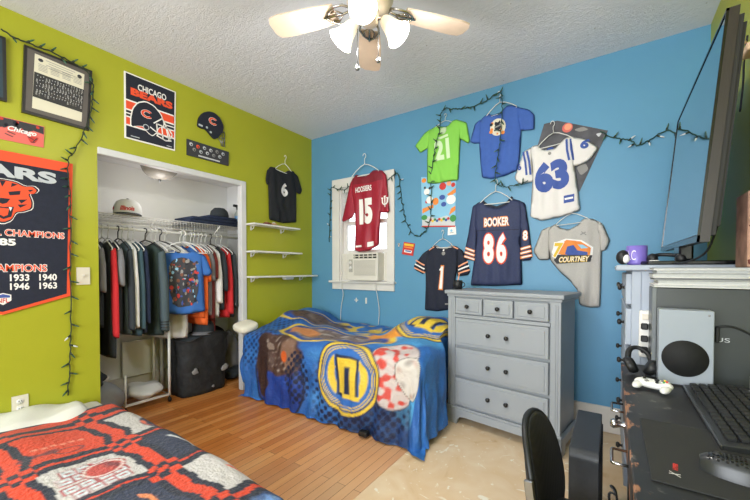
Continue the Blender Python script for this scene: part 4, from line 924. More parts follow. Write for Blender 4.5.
m = MB(); m.box((.045, -.655, 1.617), (.10, -.60, 1.640), 'cloth_tan', .006); m.ell((.07, -.62, 1.641), (.018, .022, .012), 'cloth_white', 10, 6); tag(m.build('trinket'), 'small tan and white trinket on the topmost wall shelf', 'trinket')
m = MB(); m.box((.03, -.48, 1.066), (.085, -.36, 1.087), 'white_plastic', .006, 2); m.box((.036, -.475, 1.060), (.079, -.365, 1.067), 'trim_white', .003); tag(m.build('puck_light'), 'white strip light stuck under the lowest wall shelf', 'light')

# ------------------------------------------------------------------ closet contents
def mir(P): return [(-u, v) for u, v in P]
def closet_garment(name, label, cat, y, mat, top=1.405, L=.72, half=.205, slen=.50, sw=.085, smat=None, xc=-.29, ang=0.0, seed=0, T=.035, tw=.0, hb=False, flare=1.0, cuff=None, hlabel=None):
    a = math.radians(ang); fr = Frame((xc, y, 0), (math.cos(a), math.sin(a), 0), (0, 0, 1), (math.sin(a), -math.cos(a), 0)); b = top-L
    body = [(-half, top-.075), (-.09, top-.01), (-.05, top-.03), (0, top-.04), (.05, top-.03), (.09, top-.01), (half, top-.075), (half*.97, top-.25), (half*.98*flare, b+.1), (half*.95*flare, b), (0, b-.015), (-half*.95*flare, b), (-half*.98*flare, b+.1), (-half*.97, top-.25)]
    o = .05; sl = [(half-.05, top-.055), (half+.012, top-.085), (half+o, top-slen*.5), (half+o+.005, top-slen), (half+o-sw, top-slen-.01), (half-.05, top-.24)]
    t, s, r, l = garment(name, label, cat, fr, body, mat, w0=-.016, T=T, seed=seed, sleeves=(sl, mir(sl)), smat=smat, fold=.008, step=.024, Ts=.8, group='clothes on the closet rail')
    if cuff:
        for q, g in ((r, 1), (l, -1)):
            for k in range(3): prt(q, 'cuff_stripe', t, lambda s, m: s.line(m, [(g*(half+o-sw+.01), top-slen+.03+.022*k), (g*(half+o), top-slen+.035+.022*k)], .010, cuff, .003))
    hang(H_B if hb else H_W, (xc, y-.002, 1.513), hlabel or ('hanger holding the ' + label), (0, 0, a), 1.0, group='hangers on the closet rail')
    return t, s, r, l
CG = closet_garment
CG('hanging_shirt', 'black shirt with white sleeves, leftmost on the closet rail', 'shirt', -2.085, 'cloth_char', smat='cloth_white', L=.80, slen=.42, seed=31)
CG('hanging_shirt', 'light grey shirt second from the left on the closet rail', 'shirt', -2.04, 'cloth_char', L=.66, slen=.40, smat='cloth_grey', seed=33)
CG('hanging_jacket', 'red jacket with charcoal body near the left of the rail', 'jacket', -1.965, 'cloth_char', smat='cloth_red', L=.90, slen=.74, seed=35)
CG('hanging_shirt', 'charcoal shirt just right of the red jacket sleeve', 'shirt', -1.925, 'cloth_char', L=.72, slen=.36, seed=37, smat='cloth_grey')
CG('hanging_jacket', 'dark grey jacket with pale piping in the left group', 'jacket', -1.86, 'cloth_slate', L=.74, slen=.70, seed=39, smat='cloth_char', hb=True)
CG('hanging_shirt', 'pale grey shirt peeking out between the dark jackets', 'shirt', -1.832, 'cloth_white', L=.70, slen=.68, seed=40, sw=.05)
CG('hanging_shirt', 'teal blue shirt between the dark jackets', 'shirt', -1.79, 'cloth_teal', L=.76, slen=.70, seed=41)
CG('hanging_shirt', 'denim blue shirt behind the teal shirt', 'shirt', -1.755, 'denim', L=.74, slen=.66, seed=43)
CG('hanging_jacket', 'black and slate jacket with striped cuffs facing the room', 'jacket', -1.665, 'cloth_green_dark', smat='cloth_slate', L=.78, slen=.74, seed=45, cuff='black', hb=True, T=.05, ang=12)
CG('hanging_shirt', 'cream shirt hanging behind the empty hangers', 'shirt', -1.47, 'cloth_white', L=.85, slen=.35, seed=47, xc=-.36, ang=25)
# blue print tee turned to the room
a = math.radians(58); fr = Frame((-.10, -1.45, 0), (math.cos(a), math.sin(a), 0), (0, 0, 1), (math.sin(a), -math.cos(a), 0))
t, s, *_ = garment('hanging_shirt', 'bright blue tee with a mottled chest print, turned to face the room', 't-shirt', fr, [(-.15, 1.30), (-.08, 1.335), (-.04, 1.315), (.04, 1.315), (.08, 1.335), (.15, 1.30), (.155, 1.05), (.165, .80), (0, .775), (-.165, .80), (-.155, 1.05)], 'cloth_blue', w0=-.01, T=.03, seed=51,
    sleeves=([(.11, 1.32), (.17, 1.29), (.225, 1.14), (.20, 1.11), (.14, 1.12)], [(-.11, 1.32), (-.17, 1.29), (-.225, 1.14), (-.20, 1.11), (-.14, 1.12)]), group='clothes on the closet rail')
def mott(s, m):
    rs = random.Random(8); s.poly_print(m, smooth_poly([(-.10, 1.24), (0, 1.28), (.10, 1.22), (.12, 1.0), (.08, .86), (-.06, .84), (-.11, 1.0)], 2), 'dark_print', .003)
    for k in range(130):
        q = (rs.uniform(-.10, .11), rs.uniform(.86, 1.25)); s.disc(m, q, rs.uniform(.004, .014), rs.choice(['sky_print', 'red_print', 'grey_print', 'blue_print', 'grey_print', 'brown_print', 'navy_print', 'dark_print']), .004+k*.00005, 7, ry=rs.uniform(.005, .02))
prt(s, 'chest_print', t, mott)
hang(H_W, (-.105, -1.447, 1.50), 'white hanger holding the bright blue print tee', (0, 0, a), .95, group='hangers on the closet rail')
CG('hanging_shirt', 'plain blue tee behind the printed blue tee', 't-shirt', -1.335, 'cloth_blue', L=.50, slen=.26, seed=53)
CG('hanging_jacket', 'orange and black hooded top right of the blue tees', 'hooded top', -1.285, 'cloth_orange', smat='cloth_orange', L=.68, slen=.60, seed=55)
CG('hanging_shirt', 'orange shirt hanging lowest beside the blue tees', 'shirt', -1.255, 'cloth_orange', L=.72, slen=.32, seed=57, top=1.38)
CG('hanging_shirt', 'mid grey shirt right of the orange tops', 'shirt', -1.215, 'cloth_grey', L=.66, slen=.34, seed=59)
CG('hanging_shirt', 'maroon shirt with dark sleeves right of the grey shirt', 'shirt', -1.185, 'cloth_maroon', L=.70, slen=.32, seed=61, smat='cloth_maroon')
CG('hanging_shirt', 'pale grey tee between the maroon and black tops', 't-shirt', -1.145, 'cloth_white', L=.68, slen=.55, seed=63)
CG('hanging_jacket', 'black jacket near the right end of the rail', 'jacket', -1.09, 'cloth_char', L=.62, slen=.44, seed=65, hb=True)
CG('hanging_jacket', 'bright red jacket near the right end of the rail', 'jacket', -1.035, 'cloth_red', L=.70, slen=.66, seed=67)
CG('hanging_shirt', 'black shirt rightmost on the closet rail', 'shirt', -.985, 'cloth_char', L=.70, slen=.60, seed=69)
CG('hanging_shirt', 'long maroon shirt hanging behind the orange tops', 'shirt', -1.12, 'cloth_maroon', L=.95, slen=.40, seed=71, xc=-.40)
for k, (y, a, p) in enumerate(((-1.625, 12, H_W), (-1.59, 20, H_W), (-1.555, 24, H_B), (-1.515, 22, H_W), (-1.385, 14, H_W))):
    hang(p, (-.285, y, 1.513), ('white' if p is H_W else 'black') + ' empty hanger in the gap of the rail, ' + ('nearest the slate jacket', 'second from the slate jacket', 'between white ones', 'right after the black empty one', 'nearest the blue tee')[k], (0, 0, math.radians(a)), 1.0, group='hangers on the closet rail')

# cap, folded jeans, hat and bottles on the wire shelf
def cap(name, label, loc, rz, mat, brim, letters=None, s=1.0):
    t = thing(name, label, 'cap', loc); X = Matrix.Translation(loc) @ Matrix.Rotation(rz, 4, 'Z') @ Matrix.Scale(s, 4)
    m = MB(); m.X = X; prof = [(.100, 0), (.102, .03), (.097, .07), (.080, .105), (.05, .125), (.0, .132)]; m.lathe(prof, mat, 28); m.build('crown', t)
    m = MB(); m.X = X; vs = []; fs = []
    for lay, dz in ((0, .004), (1, .0)):
        for i in range(15):
            a = math.radians(-75 + 150*i/14); c, s_ = math.cos(a), math.sin(a); drop = -.012*(abs(s_)**2)
            vs.append((.098*c, .098*s_, .008+dz+drop*.3)); vs.append((.098*c + .075*max(0, c)**.7, .104*s_, .004+dz-.012+drop))
    for i in range(14): fs += [(2*i, 2*i+1, 2*i+3, 2*i+2), (30+2*i, 30+2*i+2, 30+2*i+3, 30+2*i+1), (2*i+1, 31+2*i, 33+2*i, 2*i+3)]
    m.add(vs, fs, brim, True); m.build('brim', t)
    m = MB(); m.X = X; m.ell((0, 0, .133), (.01, .01, .006), brim, 10, 6); m.build('button', t)
    if letters:
        V, F = text_mesh(letters, .04, .2); m = MB(); m.X = X
        vs = []
        for x, y in V:
            z = .045+(y-.5)*.038; a = (x-.5)*1.0; r = .1035-.0*z; r = np.interp(z, [0, .03, .07, .105], [.100, .102, .097, .080])+.002; vs.append((r*math.cos(a), r*math.sin(a), z))
        m.add(vs, F, 'red_print'); m.build('lettering', t)
        m = MB(); m.X = X
        pts = []
        for k in range(12):
            b = 2*PI*k/12; a = -1.25+.16*math.cos(b); z = .045+.016*math.sin(b); r = np.interp(z, [0, .03, .07], [.100, .102, .097])+.002; pts.append((r*math.cos(a), r*math.sin(a), z))
        m.add(pts, [tuple(range(12))], 'red_print'); m.build('side_patch', t)
    return t
cap('baseball_cap', 'white baseball cap with red script lettering on the closet shelf', (-.36, -1.765, SZ+.018), math.radians(-22), 'cloth_white', 'cloth_char', 'Illinois', .98)
for k, (z, x0, x1, y0, y1) in enumerate(((1.606, -.64, -.28, -1.30, -.80), (1.640, -.63, -.29, -1.27, -.76), (1.672, -.62, -.31, -1.10, -.78))):
    m = MB(); m.box((x0, y0, z), (x1, y1, z+.032), 'denim', .014, 3, smooth=True); tag(m.build('folded_jeans'), ('lowest', 'middle', 'topmost')[k] + ' pair of folded dark jeans on the closet shelf', 'jeans', 'folded jeans on the closet shelf')
m = MB(); m.X = Matrix.Translation((-.40, -.93, 1.706)); m.lathe([(0, .095), (.05, .09), (.08, .06), (.09, .02), (.088, 0), (0, 0)], 'cloth_char', 24); tag(m.build('knit_hat'), 'black knit hat sitting on top of the folded jeans', 'hat')
b = thing('spray_bottle', 'tall spray bottle with a blue label at the shelf end', 'bottle', (-.36, -.745, 1.606))
m = MB(); m.X = Matrix.Translation((-.36, -.745, 1.606)); m.lathe([(0, 0), (.03, 0), (.032, .02), (.032, .15), (.014, .185), (.014, .20)], 'bottle_clear', 20); m.build('body', b)
m = MB(); m.X = Matrix.Translation((-.36, -.745, 1.606)); m.lathe([(.0325, .05), (.0325, .13)], 'teal_bottle', 20); m.build('label_band', b)
m = MB(); m.X = Matrix.Translation((-.36, -.745, 1.606)); m.lathe([(.015, .198), (.016, .225), (.012, .24), (0, .242)], 'black', 14); m.box((-.012, -.05, .225), (.012, .015, .25), 'black', .004); m.build('trigger_head', b)

# garment rack base with casters
rk = thing('garment_rack', 'low white tube garment rack on black casters in the closet', 'rack', (-.36, -1.65, 0))
RX0, RX1, RY0, RY1 = -.56, -.27, -1.83, -1.495
m = MB(); m.tube([(RX1, RY1, .06), (RX1, RY1, .70)], .011, 'white_metal', 10); m.build('post', rk)
m = MB(); m.tube([(RX1, RY0, .06), (RX1, RY0, .32)], .008, 'white_metal', 10); m.build('post', rk)
m = MB(); m.tube([(RX0, RY1, .06), (RX0, RY1, .70)], .011, 'white_metal', 10); m.build('post', rk)
m = MB(); m.tube([(RX1, RY0, .07), (RX1, RY1, .07), (RX0, RY1, .07), (RX0, RY0, .07)], .011, 'white_metal', 10, closed=True); m.build('base_frame', rk)
m = MB(); m.tube([(RX0, RY1, .70), (RX1, RY1, .70)], .009, 'white_metal', 10); m.build('top_bar', rk)
for x in (RX0, RX1):
    for y in (RY0, RY1):
        m = MB(); m.X = Matrix.Translation((x, y, .024)) @ Matrix.Rotation(PI/2, 4, 'X'); m.lathe([(0, -.009), (.020, -.009), (.023, 0), (.020, .009), (0, .009)], 'caster_black', 16); m.X = Matrix.Identity(4); m.cyl((x, y, .03), (x, y, .065), .006, 'caster_black', n=8); m.build('caster', rk)
m = MB(); m.tube([(-.62, -1.40, .02), (-.62, -1.40, .95)], .018, 'casing_grey', 12); tag(m.build('standing_pole'), 'grey pole standing against the closet back wall', 'pole')
m = MB(); m.box((-.655, -1.72, .20), (-.628, -1.44, .52), 'white_plastic', .004); tag(m.build('leaning_board'), 'white board leaning on the closet back wall', 'board')

def lump(mb, c, r, mat, seed, amp=.18, n=36, mm=20, floor=None, fr=3.0):
    rs = np.random.RandomState(seed); K = [(rs.normal(size=3)*fr, rs.uniform(0, 6.3), rs.uniform(.4, 1)) for _ in range(9)]; vs = []; fs = []
    for i in range(mm+1):
        t = PI*i/mm
        for k in range(n):
            a = 2*PI*k/n; d = np.array([math.sin(t)*math.cos(a), math.sin(t)*math.sin(a), math.cos(t)]); q = 1+amp*sum(w*math.sin(kk@d+p) for kk, p, w in K)/3
            z = c[2]+r[2]*d[2]*q; vs.append((c[0]+r[0]*d[0]*q, c[1]+r[1]*d[1]*q, max(z, floor) if floor is not None else z))
    for i in range(mm):
        for k in range(n):
            l = (k+1) % n; fs.append((i*n+k, (i+1)*n+k, (i+1)*n+l, i*n+l))
    mb.add(vs, fs, mat, True); return mb
lb = thing('laundry_bag', 'grey laundry bag slumped on the closet floor by the rack', 'laundry bag', (-.30, -1.98, 0))
m = MB(); lump(m, (-.31, -1.99, .14), (.17, .145, .17), 'laundry_grey', 3, .14, floor=.002); m.build('bag', lb)
m = MB(); lump(m, (-.33, -2.01, .31), (.10, .10, .05), 'cloth_white', 5, .25); m.build('drawstring_opening', lb)
m = MB(); lump(m, (-.28, -2.05, .335), (.12, .09, .05), 'cloth_char', 15, .3); tag(m.build('crumpled_shirt'), 'black crumpled shirt lying on top of the grey laundry bag', 'shirt')
m = MB(); lump(m, (-.40, -1.66, .13), (.15, .13, .065), 'cloth_white', 9, .3); tag(m.build('crumpled_cloth'), 'crumpled white cloth on the base of the garment rack', 'cloth')
# hamper
hb = thing('laundry_hamper', 'large black fabric hamper bulging on the closet floor', 'hamper', (-.36, -1.18, 0))
vs = []; fs = []; rs = np.random.RandomState(4); n = 48; mz = 16
K = [(rs.normal(size=3)*rs.uniform(6, 16), rs.uniform(0, 6), rs.uniform(.3, 1)) for _ in range(10)]
for i in range(mz+1):
    f = i/mz; z = .002+.545*f; sx = .155+.045*f-.02*math.sin(f*PI); sy = .225+.035*f-.015*math.sin(f*PI)
    for k in range(n):
        a = 2*PI*k/n; cx, sy_ = math.cos(a), math.sin(a); q = (abs(cx)**3.2+abs(sy_)**3.2)**(-1/3.2); p = np.array([cx*q, sy_*q, f*1.5]); w = 1+.035*sum(b*math.sin(kk@p*.6+ph) for kk, ph, b in K)/2
        vs.append((-.36+sx*cx*q*w, -1.18+sy*sy_*q*w, z+(.03*math.sin(3*a+1) if i == mz else 0)))
for i in range(mz):
    for k in range(n): fs.append((i*n+k, i*n+(k+1) % n, (i+1)*n+(k+1) % n, (i+1)*n+k))
fs.append(tuple(range(n))[::-1])
m = MB(); m.add(vs, fs, 'bin_black', True); m.build('hamper_body', hb)
m = MB(); m.tube([vs[mz*n+k] for k in range(n)], .008, 'black', 6, closed=True); m.build('rim', hb)
m = MB()
for (y, z, r) in ((-1.31, .24, .03), (-1.02, .21, .034), (-1.14, .06, .014)): lump(m, (-.182, y, z), (.006, r, r*.8), 'grey_print', int(z*100), .4, 14, 8)
m.build('scuff_print', hb)
m = MB(); lump(m, (-.36, -1.18, .53), (.16, .20, .035), 'cloth_char', 21, .3); tag(m.build('dark_laundry'), 'dark crumpled laundry filling the top of the hamper', 'laundry', None, 'stuff')
cap('baseball_cap', 'black cap with a grey brim lying on the hamper laundry', (-.28, -1.17, .575), math.radians(-50), 'cloth_char', 'cloth_grey', None, .95)
m = MB(); lump(m, (-.42, -.80, .28), (.09, .08, .23), 'cloth_grey', 31, .22); lump(m, (-.42, -.80, .08), (.12, .09, .08), 'cloth_char', 33, .25, floor=.002); tag(m.build('clothes_heap'), 'heap of grey and black clothes on the floor right of the hamper', 'clothes')

# ------------------------------------------------------------------ draped bedding
def noise2(seed, n, f0, f1):
    rs = np.random.RandomState(seed); return [(rs.uniform(f0, f1)*math.cos(a), rs.uniform(f0, f1)*math.sin(a), rs.uniform(0, 6.3), rs.uniform(.4, 1)) for a in rs.uniform(0, 6.3, n)]
def nz(K, X, Y): return sum(w*np.sin(a*X+b*Y+p) for a, b, p, w in K)/math.sqrt(len(K))
def drape(rc, over, top, r, res, K, foldamp, flare, zmin, colf, mat, name, parent, limit=None, bump=.011):
    x0, x1, y0, y1 = rc; l, rr, f, b = over
    S, T = np.meshgrid(np.arange(x0-l, x1+rr+res/2, res), np.arange(y0-f, y1+b+res/2, res)); ny, nx = S.shape; s = S.ravel(); t = T.ravel()
    qx = np.clip(s, x0, x1); qy = np.clip(t, y0, y1); dx, dy = s-qx, t-qy; d0 = np.hypot(dx, dy); nn = np.maximum(d0, 1e-9); ux, uy = dx/nn, dy/nn; ax, ay = np.abs(dx), np.abs(dy); d = np.maximum(ax, ay)+.22*np.minimum(ax, ay)
    lim = r*PI/2; ang = np.minimum(d, lim)/r; rest = np.maximum(d-lim, 0)
    h = r*np.sin(ang)+rest*flare; dz = r*(1-np.cos(ang))+rest
    zt = top(qx, qy); z = zt-dz
    per = qx*1.0+qy*1.0+np.arctan2(uy, ux+1e-9)*.25*(d > 0)
    fo = foldamp*np.clip(rest/.25, 0, 1)*(np.sin(per*21)+.7*np.sin(per*37+1.3)+.5*np.sin(per*60+rest*6))/1.6
    h = h+fo
    under = np.maximum(zmin-z, 0); h = h+under*.75; z = np.maximum(z, zmin+.006*np.sin(per*40)*(under > 0))
    X = qx+ux*h; Y = qy+uy*h; nzv = nz(K, s, t); on = np.clip(1-rest/.1, 0, 1)
    z = z+nzv*bump*on; X = X+ux*nzv*bump*.8*(1-on); Y = Y+uy*nzv*bump*.8*(1-on)
    if limit is not None: X, Y, z = limit(X, Y, z)
    m = MB(); m.v = list(zip(X.tolist(), Y.tolist(), z.tolist()))
    idx = np.arange(nx*ny).reshape(ny, nx); F = np.stack([idx[:-1, :-1].ravel(), idx[:-1, 1:].ravel(), idx[1:, 1:].ravel(), idx[1:, :-1].ravel()], 1)
    m.f = [tuple(q) for q in F.tolist()]; m.m = [m.mi(mat)]*len(m.f); m.sm = [True]*len(m.f)
    c = colf(s, t); m.col = np.concatenate([c, np.ones((len(c), 1))], 1); o = m.build(name, parent); return o
def L3(h): return np.array(lin(h))
def over_(c, mask, col):
    mk = np.clip(mask, 0, 1)[:, None]; return c*(1-mk)+L3(col)*mk
def soft(d, w=.006): return np.clip(.5-d/w, 0, 1)   # d<0 inside

# bed along the blue wall
BX0, BX1, BY0, BY1 = .16, 1.87, -.94, -.08
bed = thing('bed', 'twin bed under a bright blue comforter along the blue wall', 'bed', (1.0, -.52, 0))
m = MB(); m.box((BX0+.02, BY0+.03, .11), (BX1-.02, BY1, .24), 'cloth_char', .01); m.build('box_spring', bed)
m = MB(); m.box((BX0+.01, BY0+.02, .24), (BX1-.03, BY1, .53), 'sheet_white', .05, 3, smooth=True); m.build('mattress', bed)
for x in (BX0+.06, BX1-.15):
    for y in (BY0+.08, BY1-.06): m = MB(); m.cyl((x, y, .002), (x, y, .11), .022, 'caster_black', n=12); m.build('leg', bed)
m = MB(); m.box((1.50, -1.085, .012), (1.57, -1.035, .05), 'caster_black', .010, 2); m.cyl((1.535, -1.04, .03), (1.535, -.90, .10), .012, 'caster_black', n=8); m.build('caster_foot', bed)
def ctop(x, y):
    g = lambda cx, cy, rx, ry, p=2: np.exp(-(np.abs((x-cx)/rx)**p+np.abs((y-cy)/ry)**p))
    return .592+.02*np.cos((y+.5)*2)+.135*g(.22, -.33, .24, .33, 3)+.165*g(1.66, -.30, .26, .30, 3)+.03*g(.55, -.62, .25, .25)-.03*g(1.05, -.35, .35, .3)+.02*g(1.75, -.75, .2, .2)
CK = noise2(5, 22, 8, 34)
def ccol(s, t):
    rs = np.random.RandomState(1); n1 = nz(noise2(2, 8, 5, 14), s, t); n2 = nz(noise2(3, 8, 25, 70), s, t)
    c = np.tile(L3('#2E70BC'), (len(s), 1)); c = over_(c, soft(n1*.3-.05, .5)*.55, '#24539C'); c = over_(c, np.clip(n2-.7, 0, 1)*.6, '#5C9BD6'); nb = nz(noise2(71, 10, 12, 30), s, t); c = over_(c, np.clip(nb-.5, 0, 1)*.6, '#4A8FD2'); c = over_(c, np.clip(-nb-.5, 0, 1)*.6, '#1D4788')  # lighter-blue noise patches paint highlights into the cloth colour
    # pale blue sweep
    c = over_(c, soft(np.hypot((s-1.62)/1.0, (t+.62)/.85)-.33+n1*.03, .06)*.85, '#4C9AD2'); c = over_(c, soft(np.hypot((s-1.86), (t+1.22)/1.5)-.16, .03)*.9, '#5AAEE0')
    # halftone dots
    def dots(zone, pitch, r0, col):
        u = (s+t)/math.sqrt(2)/pitch; v = (s-t)/math.sqrt(2)/pitch; u = u+.25*n1; v = v+.22*nz(noise2(73, 6, 6, 16), s, t); d = np.hypot(u-np.round(u), v-np.round(v)); return over_(c, soft((d-r0*(.55+.5*zone)-.10*n2)*pitch, .008)*np.clip(zone*1.6, 0, 1), col)
    c = over_(c, soft(np.hypot((s-1.62)/1.3, (t+1.50))-.26+.04*n1, .10)*.75, '#16284F')
    c = dots(soft(np.hypot((s-.28)/.75, (t+.95)/1.0)-.36, .2), .046, .34, '#173468')
    c = dots(soft(np.hypot((s-1.45)/1.15, (t+1.36)/1.0)-.36, .15), .052, .40, '#101E40')
    # brown tangled mass over a deep blue bulb
    c = over_(c, soft(np.hypot((s-.62)/.30, (t+1.37)/.33)-1, .10)*1.0, '#1B3F92')
    c = over_(c, soft(np.abs(np.hypot((s-.62)/.30, (t+1.37)/.33)-1)-.03, .03), '#141E3C')
    n4 = nz(noise2(61, 14, 60, 170), s, t); br = np.hypot((s-.63)/.27, (t+1.14)/.19)-1+.18*n2*.6; c = over_(c, soft(br, .12), '#4E362E'); c = over_(c, soft(br+.2, .2)*np.clip(n4*1.2-.3, 0, 1), '#A0938A'); c = over_(c, soft(br+.1, .2)*np.clip(-n4*1.2-.3, 0, 1), '#2A1B18'); c = over_(c, soft(np.hypot((s-.74)/.10, (t+1.12)/.13)-1+.2*n2, .3)*.8, '#8A6A58'); c = over_(c, soft(np.hypot((s-.42)/.09, (t+1.28)/.27)-1+.15*n2, .1), '#3A2621')
    c = over_(c, soft(np.hypot((s-.68)/.04, (t+1.16)/.05)-1, .2), '#D9642C'); c = over_(c, soft(np.hypot((s-.52)/.05, (t+1.09)/.03)-1+.2*n2, .2), '#8C7A70')
    c = dots(soft(np.hypot((s-.84)/.13, (t+1.30)/.22)-1, .1), .05, .40, '#0F1C3C')
    # grey/brown patches outlined in yellow on the top
    def blob(cx, cy, rx, ry, rot, fill, spot, edge=True):
        nonlocal c
        x = (s-cx)*math.cos(rot)+(t-cy)*math.sin(rot); y = -(s-cx)*math.sin(rot)+(t-cy)*math.cos(rot); q = (np.abs(x/rx)**2.4+np.abs(y/ry)**2.4)**(1/2.4)-1+.07*n1
        if edge: c = over_(c, soft(q-.14, .05), '#E3C246'); c = over_(c, soft(q-.03, .05), '#1E4EA0')
        c = over_(c, soft(q+.16+.10*n2, .2), fill); c = over_(c, soft(q+.25, .2)*np.clip(n2*1.1, 0, 1), spot); c = over_(c, soft(q+.25, .2)*np.clip(-nz(noise2(63, 12, 50, 140), s, t)-.4, 0, 1), '#2E2A33')
    blob(.50, -.42, .36, .13, .35, '#59463F', '#7D6A60'); blob(1.00, -.78, .52, .17, .05, '#7C6863', '#C9C1BC')
    c = over_(c, soft(np.hypot((s-.72)/.20, (t+.80)/.08)-1+.2*n2, .2)*.9, '#D2884E')
    # yellow and orange splashes
    z2 = soft(np.hypot((s-1.33)/.36, (t+.33)/.26)-1, .3); c = over_(c, z2*soft(.15-nz(noise2(9, 9, 18, 42), s, t), .25), '#E0BE42')
    z3 = soft(np.hypot((s-1.46)/.20, (t+.56)/.24)-1, .3); c = over_(c, z3*soft(.05-nz(noise2(10, 9, 18, 42), s, t), .25), '#E8973A')
    z4 = soft(np.hypot((s-.98)/.32, (t+.22)/.14)-1, .3); c = over_(c, z4*soft(.25-nz(noise2(12, 9, 22, 50), s, t), .25), '#DDBB44')
    # red-and-white and white marbled patches over the right corner
    q = np.hypot((s-1.74)/.20, (t+1.10)/.27)-1; c = over_(c, soft(np.abs(q)-.03, .04), '#182848'); c = over_(c, soft(q, .05), '#C9BDBB'); c = over_(c, soft(q+.04, .05)*soft(.15-nz(noise2(21, 12, 35, 110), s, t)+(s-1.72)*2.6, .5), '#CB4A40')
    x = (s-1.90)*.8+(t+1.13)*.6; y = -(s-1.90)*.6+(t+1.13)*.8; q = np.hypot(x/.12, y/.15)-1; c = over_(c, soft(np.abs(q)-.04, .05), '#3A3533'); c = over_(c, soft(q, .06), '#CFC8C2'); c = over_(c, soft(q+.1, .1)*np.clip(nz(noise2(23, 9, 20, 60), s, t)-.35, 0, 1)*1.0, '#B08478'); c = over_(c, soft(q+.1, .1)*np.clip(-nz(noise2(24, 9, 20, 60), s, t)-.5, 0, 1), '#7d726c')
    # ring emblem with a blocky arch
    def emblem(cx, cy, R, rot):
        nonlocal c
        x = (s-cx)*math.cos(rot)+(t-cy)*math.sin(rot); y = -(s-cx)*math.sin(rot)+(t-cy)*math.cos(rot); d = np.hypot(x, y)/R
        c = over_(c, soft(d-1.12, .04), '#16284F'); c = over_(c, soft(d-.98, .03), '#2C66B4')
        c = over_(c, soft(np.abs(d-1.03)-.045, .025), '#E0BE3E'); c = over_(c, soft(np.abs(d-.915)-.016, .02), '#E0BE3E'); c = over_(c, soft(np.abs(d-.845)-.014, .02), '#E0BE3E'); c = over_(c, soft(np.abs(d-.965)-.018, .02), '#1B2E58')
        X, Y = x/R, y/R; k = soft(np.maximum(np.abs(X)-.34, np.abs(Y)-.52), .04); hole = soft(np.maximum(np.abs(X-.02)-.10, np.abs(Y+.16)-.42), .04); tail = soft(np.maximum(np.abs(X-.14)-.32, np.abs(Y+.55)-.06), .04)
        c = over_(c, soft(np.maximum(np.abs(X)-.42, np.abs(Y)-.60), .04), '#142447'); c = over_(c, np.maximum(k*(1-hole), tail), '#E5C33F')
        for sg in (-1, 1):
            a = soft(np.maximum(np.hypot(X, Y)-.72, .60-np.hypot(X+sg*.12, Y)), .04)*(sg*X > .44); c = over_(c, a, '#E5C33F')
    emblem(1.36, -1.205, .262, .02); emblem(1.72, -.40, .25, -.15)
    c = over_(c, np.clip(nz(noise2(31, 10, 60, 120), s, t)-1.3, 0, 1)*.3, '#7FB3E2')
    return c
def climit(X, Y, z):
    lim = np.where(Y > -.56, 1.875-.0*Y, np.where(Y > -.70, 1.875+(-.56-Y)*1.1, 2.06)); X = np.minimum(X, lim); X = np.maximum(X, np.where(z < .12, .135, .055)); Y = np.minimum(Y, -.028); return X, Y, z
drape((BX0, BX1, BY0, BY1), (.46, .62, .66, .10), ctop, .09, .0105, CK, .016, .02, .012, ccol, 'comforter', 'comforter', bed, climit, .019)
def pillow(mb, c, r, mat, X=None, seed=0):
    mb.ell(c, r, mat, 28, 16, X=X, pw=.62)
pb = thing('pillow', 'cream pillow poking out between the comforter and closet jamb', 'pillow', (.12, -.86, .60))
m = MB(); pillow(m, (0, 0, 0), (.10, .10, .040), 'pillow_cream', X=Matrix.Translation((.075, -.965, .628)) @ Matrix.Rotation(.2, 4, 'X') @ Matrix.Rotation(.15, 4, 'Y')); m.build('pillow_body', pb)

